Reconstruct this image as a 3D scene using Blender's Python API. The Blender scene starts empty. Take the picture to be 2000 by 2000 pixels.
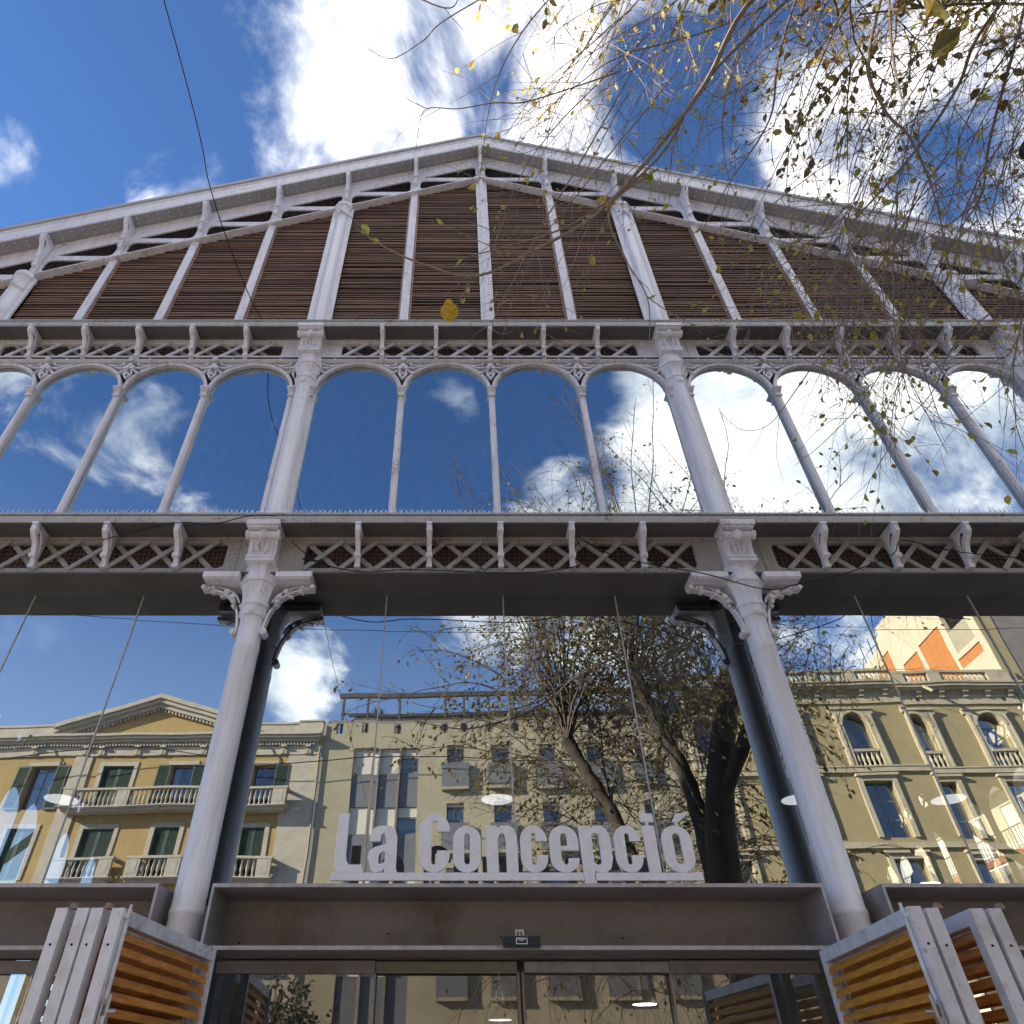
import bpy, math, random
from mathutils import Vector, Matrix
from mathutils.geometry import tessellate_polygon
R = math.radians
C = bpy.context.scene.collection
scene = bpy.context.scene

# ------------------------------------------------------------------ camera
PITCH = 40.557
cam_d = bpy.data.cameras.new('camera')
cam = bpy.data.objects.new('camera', cam_d); C.objects.link(cam)
cam.location = (0, 0, 1.6)
cam.rotation_euler = (R(90 + PITCH), 0, 0)
cam_d.sensor_fit = 'HORIZONTAL'; cam_d.sensor_width = 24.0; cam_d.lens = 16.0
cam_d.shift_x = 0.0538
cam_d.clip_start = 0.05; cam_d.clip_end = 3000
scene.camera = cam

# ------------------------------------------------------------------ world
SUN_EL, SUN_AZ = 22.0, -71.0          # azimuth from +Y, positive towards +X
world = bpy.data.worlds.new('World'); scene.world = world; world.use_nodes = True
wn, wl = world.node_tree.nodes, world.node_tree.links
wn.clear()
w_out = wn.new('ShaderNodeOutputWorld'); w_bg = wn.new('ShaderNodeBackground')
w_sky = wn.new('ShaderNodeTexSky'); w_sky.sky_type = 'NISHITA'; w_sky.sun_disc = False
w_sky.sun_elevation = R(SUN_EL); w_sky.sun_rotation = R(SUN_AZ)
w_sky.altitude = 1200; w_sky.air_density = 1.0; w_sky.dust_density = 0.0; w_sky.ozone_density = 7.0
SKY_STRENGTH = 0.074
w_bg.inputs['Strength'].default_value = SKY_STRENGTH
w_tc = wn.new('ShaderNodeTexCoord')
def wmath(op, a, b=None, clamp=False):
    n = wn.new('ShaderNodeMath'); n.operation = op; n.use_clamp = clamp
    for i, v in enumerate((a, b)):
        if v is None: continue
        if isinstance(v, (int, float)): n.inputs[i].default_value = v
        else: wl.new(v, n.inputs[i])
    return n.outputs[0]
w_sep = wn.new('ShaderNodeSeparateXYZ'); wl.new(w_tc.outputs['Generated'], w_sep.inputs[0])
w_den = wmath('ADD', wmath('MAXIMUM', w_sep.outputs['Z'], 0.0), 0.35)
w_inv = wmath('DIVIDE', 1.0, w_den)
w_sc = wn.new('ShaderNodeVectorMath'); w_sc.operation = 'SCALE'
wl.new(w_tc.outputs['Generated'], w_sc.inputs[0]); wl.new(w_inv, w_sc.inputs['Scale'])
def wnoise(scale, detail, rough, dist, off):
    m = wn.new('ShaderNodeMapping'); m.inputs['Location'].default_value = off
    wl.new(w_sc.outputs[0], m.inputs['Vector'])
    n = wn.new('ShaderNodeTexNoise'); n.inputs['Scale'].default_value = scale
    n.inputs['Detail'].default_value = detail; n.inputs['Roughness'].default_value = rough
    n.inputs['Distortion'].default_value = dist
    wl.new(m.outputs[0], n.inputs['Vector']); return n.outputs['Fac']
n_a = wnoise(6.0, 9, 0.60, 0.35, (0.3, 1.7, 0.4))
n_b = wnoise(2.4, 4, 0.5, 0.2, (4.1, 0.2, 2.0))
# cloud banks, seen and added ones: (direction, inner deg, outer deg, weight)
BANKS = [((-0.05, 0.27, 0.96), 4, 15, .28), ((-0.15, 0.33, 0.93), 2, 7, .16), ((-0.21, 0.385, 0.90), 1, 6, .22),
         ((-0.335, 0.375, 0.862), 1, 6, .20), ((-0.525, 0.314, 0.80), 1, 4.5, .17), ((-0.22, 0.33, 0.92), 1, 6, .15), ((0.05, 0.05, 1.0), 8, 22, .36), ((0.35, -0.15, 0.92), 10, 24, .36), ((-0.12, -0.28, 0.95), 10, 22, .40), ((0.15, -0.38, 0.91), 6, 14, .36),  # the wide overhead banks are unseen, added to brighten the facade
         ((0.18, 0.34, 0.92), 5, 18, .24), ((0.56, 0.31, 0.76), 4, 20, .31), ((0.38, 0.20, 0.90), 4, 16, .30), ((0.36, 0.33, 0.87), 3, 14, .24),
         ((-0.445, -0.59, 0.675), 2, 9, .19), ((-0.41, -0.63, 0.66), 1, 7, .16), ((-0.53, -0.53, 0.66), 2, 8, .16),
         ((-0.33, -0.71, 0.62), 1, 4, .16), ((-0.017, -0.66, 0.752), 1, 3.5, .09),
         ((0.16, -0.76, 0.63), 2, 7, .26), ((0.45, -0.58, 0.68), 10, 19, .42), ((0.30, -0.72, 0.62), 3, 8, .34),
         ((0.58, -0.50, 0.64), 6, 14, .36), ((-0.20, -0.872, 0.446), 2, 5.5, .30), ((0.03, -0.855, 0.52), 2, 7, .28),
         ((0.22, -0.83, 0.52), 4, 10, .30), ((0.47, -0.78, 0.40), 2, 7, .26)]
acc = None
for d, i, o, wgt in BANKS:
    v = Vector(d).normalized()
    dp = wn.new('ShaderNodeVectorMath'); dp.operation = 'DOT_PRODUCT'
    wl.new(w_tc.outputs['Generated'], dp.inputs[0]); dp.inputs[1].default_value = v
    mr = wn.new('ShaderNodeMapRange'); mr.interpolation_type = 'SMOOTHSTEP'
    mr.inputs['From Min'].default_value = math.cos(R(o)); mr.inputs['From Max'].default_value = math.cos(R(i))
    mr.inputs['To Min'].default_value = 0; mr.inputs['To Max'].default_value = wgt
    wl.new(dp.outputs['Value'], mr.inputs['Value'])
    acc = mr.outputs[0] if acc is None else wmath('MAXIMUM', acc, mr.outputs[0])
dens = wmath('ADD', wmath('ADD', wmath('MULTIPLY', n_a, 1.0), acc), wmath('MULTIPLY', n_b, 0.25))
w_mr = wn.new('ShaderNodeMapRange'); w_mr.interpolation_type = 'SMOOTHSTEP'
w_mr.inputs['From Min'].default_value = 0.765; w_mr.inputs['From Max'].default_value = 1.02
wl.new(dens, w_mr.inputs['Value'])
w_cr = wn.new('ShaderNodeValToRGB')                 # thin edge to thick body of a cloud
w_cr.color_ramp.elements[0].position = 0.80; w_cr.color_ramp.elements[0].color = (4.8, 5.15, 5.7, 1)
w_cr.color_ramp.elements[1].position = 1.0; w_cr.color_ramp.elements[1].color = (10.5, 10.0, 9.3, 1)
n_c = wnoise(3.6, 5, 0.55, 0.6, (7.3, 2.9, 1.1))
wl.new(wmath('ADD', wmath('MULTIPLY', dens, 0.55), wmath('MULTIPLY', n_c, 0.75)), w_cr.inputs[0])
w_mix = wn.new('ShaderNodeMix'); w_mix.data_type = 'RGBA'
w_veil = wn.new('ShaderNodeMapRange'); w_veil.interpolation_type = 'SMOOTHSTEP'      # thin haze towards the horizon
w_veil.inputs['From Min'].default_value = 0.68; w_veil.inputs['From Max'].default_value = 0.10; w_veil.inputs['To Min'].default_value = 0.0; w_veil.inputs['To Max'].default_value = 0.33
wl.new(w_sep.outputs['Z'], w_veil.inputs['Value'])
wl.new(wmath('MAXIMUM', w_mr.outputs[0], w_veil.outputs[0]), w_mix.inputs['Factor']); wl.new(w_sky.outputs[0], w_mix.inputs['A']); wl.new(w_cr.outputs[0], w_mix.inputs['B'])
wl.new(w_mix.outputs['Result'], w_bg.inputs['Color']); wl.new(w_bg.outputs[0], w_out.inputs[0])

# ------------------------------------------------------------------ sun
sun_d = bpy.data.lights.new('sun', 'SUN'); sun_d.energy = 3.8; sun_d.angle = R(0.5); sun_d.color = (1.0, 0.86, 0.66)
sun = bpy.data.objects.new('sun', sun_d); C.objects.link(sun)
sv = Vector((math.sin(R(SUN_AZ)) * math.cos(R(SUN_EL)), math.cos(R(SUN_AZ)) * math.cos(R(SUN_EL)), math.sin(R(SUN_EL))))
sun.rotation_euler = sv.to_track_quat('Z', 'Y').to_euler(); sun.location = sv * 60

scene.view_settings.view_transform = 'Standard'; scene.view_settings.look = 'None'
scene.view_settings.gamma = 1.0; scene.view_settings.use_curve_mapping = False
scene.view_settings.exposure = 1.65
scene.render.engine = 'CYCLES'
scene.cycles.use_denoising = True
scene.cycles.max_bounces = 5; scene.cycles.transparent_max_bounces = 10; scene.cycles.glossy_bounces = 3; scene.cycles.diffuse_bounces = 3
scene.cycles.use_adaptive_sampling = True; scene.cycles.adaptive_threshold = 0.02
scene.cycles.sample_clamp_indirect = 6.0
scene.cycles.caustics_reflective = False; scene.cycles.caustics_refractive = False

# ================================================================== materials
def nmat(name):
    m = bpy.data.materials.new(name); m.use_nodes = True
    nt = m.node_tree; b = nt.nodes['Principled BSDF']; return m, nt, b
def mat(name, col, rough=0.6, var=0.12, scale=6.0, bump=0.0, bscale=40.0, metal=0.0, spec=0.5, dirt=None, dscale=1.2, damt=0.5, stretch=(1, 1, 1), island=0.0, chips=0.0):
    m, nt, b = nmat(name); N, Lk = nt.nodes, nt.links
    tc = N.new('ShaderNodeTexCoord'); mp = N.new('ShaderNodeMapping'); mp.inputs['Scale'].default_value = stretch
    geo = N.new('ShaderNodeNewGeometry')
    Lk.new(geo.outputs['Position'], mp.inputs['Vector'])
    n1 = N.new('ShaderNodeTexNoise'); n1.inputs['Scale'].default_value = scale; n1.inputs['Detail'].default_value = 6; n1.inputs['Roughness'].default_value = 0.65
    Lk.new(mp.outputs[0], n1.inputs['Vector'])
    cr = N.new('ShaderNodeValToRGB')
    c0 = [max(0, c * (1 - var)) for c in col]; c1 = [min(1, c * (1 + var)) for c in col]
    cr.color_ramp.elements[0].position = 0.3; cr.color_ramp.elements[0].color = (*c0, 1)
    cr.color_ramp.elements[1].position = 0.7; cr.color_ramp.elements[1].color = (*c1, 1)
    Lk.new(n1.outputs['Fac'], cr.inputs[0]); out = cr.outputs[0]
    if island:
        hs = N.new('ShaderNodeHueSaturation'); mr = N.new('ShaderNodeMapRange')
        mr.inputs['To Min'].default_value = 1 - island; mr.inputs['To Max'].default_value = 1 + island
        oi = N.new('ShaderNodeObjectInfo'); ad = N.new('ShaderNodeMath'); ad.operation = 'ADD'
        fr = N.new('ShaderNodeMath'); fr.operation = 'FRACT'
        Lk.new(geo.outputs['Random Per Island'], ad.inputs[0]); Lk.new(oi.outputs['Random'], ad.inputs[1]); Lk.new(ad.outputs[0], fr.inputs[0])
        Lk.new(fr.outputs[0], mr.inputs['Value'])
        Lk.new(mr.outputs[0], hs.inputs['Value']); Lk.new(out, hs.inputs['Color']); out = hs.outputs[0]
    if dirt:
        n2 = N.new('ShaderNodeTexNoise'); n2.inputs['Scale'].default_value = dscale; n2.inputs['Detail'].default_value = 8; n2.inputs['Roughness'].default_value = 0.72
        Lk.new(mp.outputs[0], n2.inputs['Vector'])
        r2 = N.new('ShaderNodeMapRange'); r2.inputs['From Min'].default_value = 0.48; r2.inputs['From Max'].default_value = 0.70; r2.inputs['To Max'].default_value = damt
        Lk.new(n2.outputs['Fac'], r2.inputs['Value'])
        mx = N.new('ShaderNodeMix'); mx.data_type = 'RGBA'; mx.inputs['B'].default_value = (*dirt, 1)
        Lk.new(r2.outputs[0], mx.inputs['Factor']); Lk.new(out, mx.inputs['A']); out = mx.outputs['Result']
    if chips:
        n4 = N.new('ShaderNodeTexNoise'); n4.inputs['Scale'].default_value = 26; n4.inputs['Detail'].default_value = 5; n4.inputs['Roughness'].default_value = 0.7
        n5 = N.new('ShaderNodeTexNoise'); n5.inputs['Scale'].default_value = 2.3; n5.inputs['Detail'].default_value = 3
        Lk.new(geo.outputs['Position'], n4.inputs['Vector']); Lk.new(geo.outputs['Position'], n5.inputs['Vector'])
        mu = N.new('ShaderNodeMath'); mu.operation = 'MULTIPLY'; Lk.new(n4.outputs['Fac'], mu.inputs[0]); Lk.new(n5.outputs['Fac'], mu.inputs[1])
        r4 = N.new('ShaderNodeMapRange'); r4.inputs['From Min'].default_value = 0.335; r4.inputs['From Max'].default_value = 0.39; r4.inputs['To Max'].default_value = chips
        Lk.new(mu.outputs[0], r4.inputs['Value'])
        m4 = N.new('ShaderNodeMix'); m4.data_type = 'RGBA'; m4.inputs['B'].default_value = (0.22, 0.115, 0.06, 1)
        Lk.new(r4.outputs[0], m4.inputs['Factor']); Lk.new(out, m4.inputs['A']); out = m4.outputs['Result']
    Lk.new(out, b.inputs['Base Color'])
    b.inputs['Roughness'].default_value = rough; b.inputs['Metallic'].default_value = metal
    b.inputs['Specular IOR Level'].default_value = spec
    if bump:
        n3 = N.new('ShaderNodeTexNoise'); n3.inputs['Scale'].default_value = bscale; n3.inputs['Detail'].default_value = 4
        Lk.new(mp.outputs[0], n3.inputs['Vector'])
        bp = N.new('ShaderNodeBump'); bp.inputs['Strength'].default_value = bump; bp.inputs['Distance'].default_value = 0.01
        Lk.new(n3.outputs['Fac'], bp.inputs['Height']); Lk.new(bp.outputs[0], b.inputs['Normal'])
    return m
def glass(name, refl, tint=(0.93, 0.97, 1.0), trans=(0.85, 0.93, 0.90), rough=0.0, wav=0.0, dust=0.0):
    m = bpy.data.materials.new(name); m.use_nodes = True; nt = m.node_tree; N, Lk = nt.nodes, nt.links; N.clear()
    o = N.new('ShaderNodeOutputMaterial'); mx = N.new('ShaderNodeMixShader')
    g = N.new('ShaderNodeBsdfGlossy'); g.inputs['Color'].default_value = (*tint, 1); g.inputs['Roughness'].default_value = rough
    t = N.new('ShaderNodeBsdfTransparent'); t.inputs['Color'].default_value = (*trans, 1)
    fr = N.new('ShaderNodeFresnel'); fr.inputs['IOR'].default_value = 1.5
    mr = N.new('ShaderNodeMapRange'); mr.inputs['To Min'].default_value = refl; mr.inputs['To Max'].default_value = 1.0
    Lk.new(fr.outputs[0], mr.inputs['Value']); Lk.new(mr.outputs[0], mx.inputs[0])
    geo = N.new('ShaderNodeNewGeometry')
    if wav:
        n = N.new('ShaderNodeTexNoise'); n.inputs['Scale'].default_value = 0.9; n.inputs['Detail'].default_value = 1.5
        Lk.new(geo.outputs['Position'], n.inputs['Vector'])
        bp = N.new('ShaderNodeBump'); bp.inputs['Strength'].default_value = wav; bp.inputs['Distance'].default_value = 0.02
        Lk.new(n.outputs['Fac'], bp.inputs['Height']); Lk.new(bp.outputs[0], g.inputs['Normal'])
    Lk.new(t.outputs[0], mx.inputs[1]); Lk.new(g.outputs[0], mx.inputs[2])
    if dust:
        df = N.new('ShaderNodeBsdfDiffuse'); df.inputs['Color'].default_value = (0.55, 0.53, 0.5, 1)
        mp = N.new('ShaderNodeMapping'); mp.inputs['Scale'].default_value = (9, 9, 1.1); Lk.new(geo.outputs['Position'], mp.inputs['Vector'])
        n = N.new('ShaderNodeTexNoise'); n.inputs['Scale'].default_value = 2.2; n.inputs['Detail'].default_value = 9; n.inputs['Roughness'].default_value = 0.75
        Lk.new(mp.outputs[0], n.inputs['Vector'])
        r = N.new('ShaderNodeMapRange'); r.inputs['From Min'].default_value = 0.45; r.inputs['From Max'].default_value = 0.8; r.inputs['To Max'].default_value = dust
        Lk.new(n.outputs['Fac'], r.inputs['Value'])
        m2 = N.new('ShaderNodeMixShader'); Lk.new(r.outputs[0], m2.inputs[0]); Lk.new(mx.outputs[0], m2.inputs[1]); Lk.new(df.outputs[0], m2.inputs[2])
        Lk.new(m2.outputs[0], o.inputs[0])
    else:
        Lk.new(mx.outputs[0], o.inputs[0])
    return m
def leafmat(name, ramp):
    m, nt, b = nmat(name); N, Lk = nt.nodes, nt.links
    geo = N.new('ShaderNodeNewGeometry'); cr = N.new('ShaderNodeValToRGB'); el = cr.color_ramp.elements
    el[0].position = 0; el[0].color = (*ramp[0], 1); el[1].position = 1; el[1].color = (*ramp[-1], 1)
    for i in range(1, len(ramp) - 1):
        e = el.new(i / (len(ramp) - 1)); e.color = (*ramp[i], 1)
    Lk.new(geo.outputs['Random Per Island'], cr.inputs[0])
    nz = N.new('ShaderNodeTexNoise'); nz.inputs['Scale'].default_value = 60; Lk.new(geo.outputs['Position'], nz.inputs['Vector'])
    mx = N.new('ShaderNodeMix'); mx.data_type = 'RGBA'; mx.blend_type = 'MULTIPLY'; mx.inputs['Factor'].default_value = 0.6
    c2 = N.new('ShaderNodeValToRGB'); c2.color_ramp.elements[0].position = .35; c2.color_ramp.elements[0].color = (.45, .35, .2, 1); c2.color_ramp.elements[1].position = .6; c2.color_ramp.elements[1].color = (1, 1, 1, 1)
    Lk.new(nz.outputs['Fac'], c2.inputs[0]); Lk.new(cr.outputs[0], mx.inputs['A']); Lk.new(c2.outputs[0], mx.inputs['B'])
    Lk.new(mx.outputs['Result'], b.inputs['Base Color']); b.inputs['Roughness'].default_value = 0.5
    tr = N.new('ShaderNodeBsdfTranslucent'); Lk.new(mx.outputs['Result'], tr.inputs['Color'])
    ms = N.new('ShaderNodeMixShader'); ms.inputs[0].default_value = 0.70
    o = N['Material Output']; Lk.new(b.outputs[0], ms.inputs[1]); Lk.new(tr.outputs[0], ms.inputs[2]); Lk.new(ms.outputs[0], o.inputs[0])
    return m
def emit(name, col, s):
    m = bpy.data.materials.new(name); m.use_nodes = True; nt = m.node_tree; b = nt.nodes['Principled BSDF']
    b.inputs['Base Color'].default_value = (*col, 1); b.inputs['Emission Color'].default_value = (*col, 1); b.inputs['Emission Strength'].default_value = s
    return m
def brickmat(name, c1, c2, mortar, scale):
    m, nt, b = nmat(name); N, Lk = nt.nodes, nt.links
    geo = N.new('ShaderNodeNewGeometry'); sp = N.new('ShaderNodeSeparateXYZ'); cb = N.new('ShaderNodeCombineXYZ')
    Lk.new(geo.outputs['Position'], sp.inputs[0]); Lk.new(sp.outputs['Y'], cb.inputs['X']); Lk.new(sp.outputs['Z'], cb.inputs['Y'])
    bk = N.new('ShaderNodeTexBrick'); bk.inputs['Scale'].default_value = scale
    bk.inputs['Color1'].default_value = (*c1, 1); bk.inputs['Color2'].default_value = (*c2, 1); bk.inputs['Mortar'].default_value = (*mortar, 1)
    bk.inputs['Mortar Size'].default_value = 0.012
    Lk.new(cb.outputs[0], bk.inputs['Vector']); Lk.new(bk.outputs['Color'], b.inputs['Base Color']); b.inputs['Roughness'].default_value = 0.9
    return m

M = {}
M['paint'] = mat('paint_grey', (0.85, 0.83, 0.875), 0.42, 0.05, 3, 0.10, 60, dirt=(0.34, 0.28, 0.23), dscale=3.4, damt=0.40, stretch=(3.5, 3.5, 0.7), chips=0.45)
M['paint_col'] = mat('paint_column', (0.865, 0.85, 0.895), 0.38, 0.05, 3, 0.06, 50, dirt=(0.40, 0.35, 0.31), dscale=3.2, damt=0.38, stretch=(5, 5, 0.4), chips=0.22)
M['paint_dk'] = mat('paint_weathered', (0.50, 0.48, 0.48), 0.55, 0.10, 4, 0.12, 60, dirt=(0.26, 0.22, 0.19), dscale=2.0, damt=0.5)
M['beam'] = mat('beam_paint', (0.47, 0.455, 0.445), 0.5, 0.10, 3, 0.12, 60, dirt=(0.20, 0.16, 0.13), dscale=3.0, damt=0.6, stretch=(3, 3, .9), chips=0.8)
M['eave'] = mat('eave_shade_paint', (0.34, 0.33, 0.325), 0.55, 0.10, 2, 0.08, 40, dirt=(0.18, 0.15, 0.13), dscale=2.0, damt=0.5)  # eave underside darkened, its shade is put into the colour
M['soffit_shade'] = mat('soffit_shade_paint', (0.125, 0.118, 0.114), 0.6, 0.12, 2, 0.08, 40, dirt=(0.06, 0.05, 0.043), dscale=1.6, damt=0.6)  # grimy paint, darkened further so the underside's shade sits in the colour
M['steel'] = mat('lintel_steel', (0.33, 0.30, 0.29), 0.5, 0.10, 2.0, 0.05, 30, dirt=(0.15, 0.115, 0.09), dscale=2.1, damt=0.75)
M['steel_edge'] = mat('lintel_edge_lit', (0.50, 0.47, 0.46), 0.55, 0.15, 14, 0.1, 60, dirt=(0.22, 0.18, 0.15), dscale=8, damt=0.5)  # lighter lintel tone, paints in the light caught by the flange edges
M['louvre'] = mat('louvre_wood', (0.215, 0.122, 0.078), 0.75, 0.45, 5, 0.25, 30, stretch=(0.35, 1, 9), island=0.45, dirt=(0.05, 0.03, 0.022), dscale=1.5, damt=0.6)
M['trimwood'] = mat('copper_trim', (0.34, 0.20, 0.13), 0.6, 0.25, 6, dirt=(0.5, 0.42, 0.38), dscale=4, damt=0.5)
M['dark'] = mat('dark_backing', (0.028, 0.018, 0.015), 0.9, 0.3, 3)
M['redback'] = mat('oxide_backing', (0.075, 0.035, 0.025), 0.85, 0.5, 2.5, stretch=(1, 1, 4))
M['orange'] = mat('stained_slat', (0.62, 0.24, 0.045), 0.55, 0.42, 8, 0.15, 60, stretch=(6, .6, 6), dirt=(0.16, 0.07, 0.025), dscale=4, damt=0.35, island=0.12)
M['amber'] = mat('amber_slat', (0.70, 0.29, 0.035), 0.55, 0.42, 8, 0.15, 60, stretch=(6, .6, 6), dirt=(0.2, 0.09, 0.02), dscale=4, damt=0.35, island=0.12)
M['shut'] = mat('shutter_paint', (0.80, 0.785, 0.81), 0.5, 0.06, 4, 0.12, 70, dirt=(0.33, 0.24, 0.19), dscale=6, damt=0.45, chips=0.5)
M['metal'] = mat('galvanised', (0.55, 0.55, 0.56), 0.35, 0.15, 20, metal=0.8)
M['rust'] = mat('rusty_knob', (0.36, 0.24, 0.19), 0.7, 0.3, 30, metal=0.2)
M['letter'] = mat('letter_paint', (0.94, 0.925, 0.955), 0.5, 0.04, 10, dirt=(0.5, 0.47, 0.47), dscale=12, damt=0.25)
M['black'] = mat('black_rubber', (0.012, 0.012, 0.013), 0.95, 0.2, 10)
M['sensor'] = mat('sensor_plastic', (0.025, 0.025, 0.028), 0.3, 0.1, 10)
M['white'] = mat('white_plastic', (0.8, 0.8, 0.8), 0.5, 0.05, 10)
M['net'] = mat('net_wire', (0.30, 0.28, 0.26), 0.6, 0.2, 10)
M['spike'] = mat('spike_wire', (0.7, 0.72, 0.75), 0.3, 0.1, 10, metal=0.6)
M['glass1'] = glass('shop_glass', 0.64, (0.87, 0.96, 1.0), (0.88, 0.94, 0.90), wav=0.06, dust=0.05)
M['glass2'] = glass('arch_glass', 0.61, (0.88, 0.96, 1.0), (0.3, 0.36, 0.4), wav=0.07, dust=0.11)
M['glassd'] = glass('door_glass', 0.30, (0.85, 0.85, 0.86), (0.75, 0.8, 0.78), wav=0.02, dust=0.03)
M['pane'] = glass('window_pane', 0.10, (0.8, 0.88, 1.0), (0.5, 0.53, 0.56), wav=0.05)
M['curtain'] = mat('curtain', (0.55, 0.52, 0.46), 0.9, 0.25, 3, stretch=(8, 8, .3))
M['joint'] = mat('glass_joint', (0.5, 0.52, 0.5), 0.3, 0.1, 10)
M['brass'] = mat('door_post', (0.30, 0.27, 0.22), 0.4, 0.1, 10, metal=0.3)
M['inner'] = mat('inner_iron', (0.10, 0.12, 0.11), 0.6, 0.2, 5)
M['innerwood'] = mat('inner_boards', (0.09, 0.045, 0.03), 0.8, 0.3, 5, stretch=(1, 5, 1))
M['lampmetal'] = mat('lamp_metal', (0.55, 0.52, 0.45), 0.3, 0.1, 10, metal=0.7)
M['lampdisc'] = emit('lamp_disc', (0.95, 0.92, 1.0), .55)
M['lamphot'] = emit('lamp_hot', (0.95, 0.95, 1.0), 5.0)
M['yellow'] = mat('yellow_render', (0.37, 0.255, 0.10), 0.9, 0.10, 1.5, 0.15, 20, dirt=(0.30, 0.23, 0.13), dscale=.9, damt=0.5)
M['stone'] = mat('pale_stone', (0.42, 0.375, 0.305), 0.9, 0.10, 3, 0.2, 30, dirt=(0.28, 0.24, 0.20), dscale=1.2, damt=0.55)
M['cream'] = mat('cream_render', (0.335, 0.295, 0.205), 0.9, 0.08, 0.8, 0.25, 14, dirt=(0.23, 0.195, 0.14), dscale=.9, damt=0.5)
M['ochre'] = mat('ochre_render', (0.33, 0.265, 0.14), 0.9, 0.08, 1.2, 0.15, 20, dirt=(0.27, 0.21, 0.13), dscale=.9, damt=0.5)
M['ostone'] = mat('ochre_stone', (0.43, 0.37, 0.26), 0.9, 0.1, 3, 0.2, 30, dirt=(0.27, 0.22, 0.16), dscale=1.4, damt=0.6)
M['plaster'] = mat('party_plaster', (0.50, 0.43, 0.31), 0.9, 0.06, .6, 0.1, 10, dirt=(0.46, 0.39, 0.28), dscale=.5, damt=0.4)
M['brick'] = brickmat('orange_brick', (0.47, 0.165, 0.04), (0.38, 0.13, 0.035), (0.42, 0.22, 0.10), 1.6)
M['greyblock'] = mat('grey_cladding', (0.20, 0.17, 0.155), 0.8, 0.15, 2)
M['green'] = mat('green_shutter', (0.035, 0.065, 0.05), 0.6, 0.2, 8)
M['wframe'] = mat('window_frame_paint', (0.16, 0.17, 0.18), 0.5, 0.1, 10)
M['panel'] = mat('grey_panel', (0.13, 0.135, 0.145), 0.6, 0.15, 5)
M['roller'] = mat('roller_shutter', (0.60, 0.57, 0.50), 0.6, 0.08, 10)
M['rail'] = mat('dark_rail', (0.055, 0.052, 0.055), 0.6, 0.2, 5)
M['bark'] = mat('bark', (0.05, 0.04, 0.032), 0.95, 0.4, 14, 0.8, 25, stretch=(1, 1, .35))
M['twig'] = mat('twig_bark', (0.30, 0.24, 0.20), 0.9, 0.3, 20)
M['twigB'] = mat('shaded_twig', (0.105, 0.083, 0.068), 0.9, 0.3, 20)  # darker copy of the twig, shade of the mirrored crown put into the colour
M['leafA'] = leafmat('autumn_leaf', [(.62, .54, .12), (.72, .54, .12), (.52, .55, .13), (.64, .44, .15), (.38, .48, .12), (.76, .58, .14)])
M['goldleaf'] = leafmat('golden_leaf', [(.72, .46, .05), (.72, .46, .05)])
M['leafB'] = leafmat('shaded_leaf', [(.20, .175, .05), (.215, .15, .05), (.145, .16, .045), (.205, .13, .05)])  # darker leaf copy, mirrored crown's shade is in the ramp colours
M['paving'] = mat('paving', (0.40, 0.38, 0.36), 0.85, 0.12, 2, 0.1, 20)
M['asphalt'] = mat('asphalt', (0.055, 0.055, 0.057), 0.9, 0.2, 8, 0.2, 60)
M['kerb'] = mat('kerb_stone', (0.36, 0.35, 0.33), 0.85, 0.1, 4)
M['roadpaint'] = mat('road_paint', (0.75, 0.75, 0.72), 0.7, 0.1, 8)
M['rust_trim'] = mat('rust_trim', (0.42, 0.16, 0.09), 0.7, 0.1, 8)
M['palewall'] = mat('pale_wall', (0.66, 0.60, 0.48), 0.85, 0.06, 2)
M['plant'] = leafmat('plant_leaf', [(.05, .08, .03), (.08, .10, .04), (.10, .12, .05)])

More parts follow.
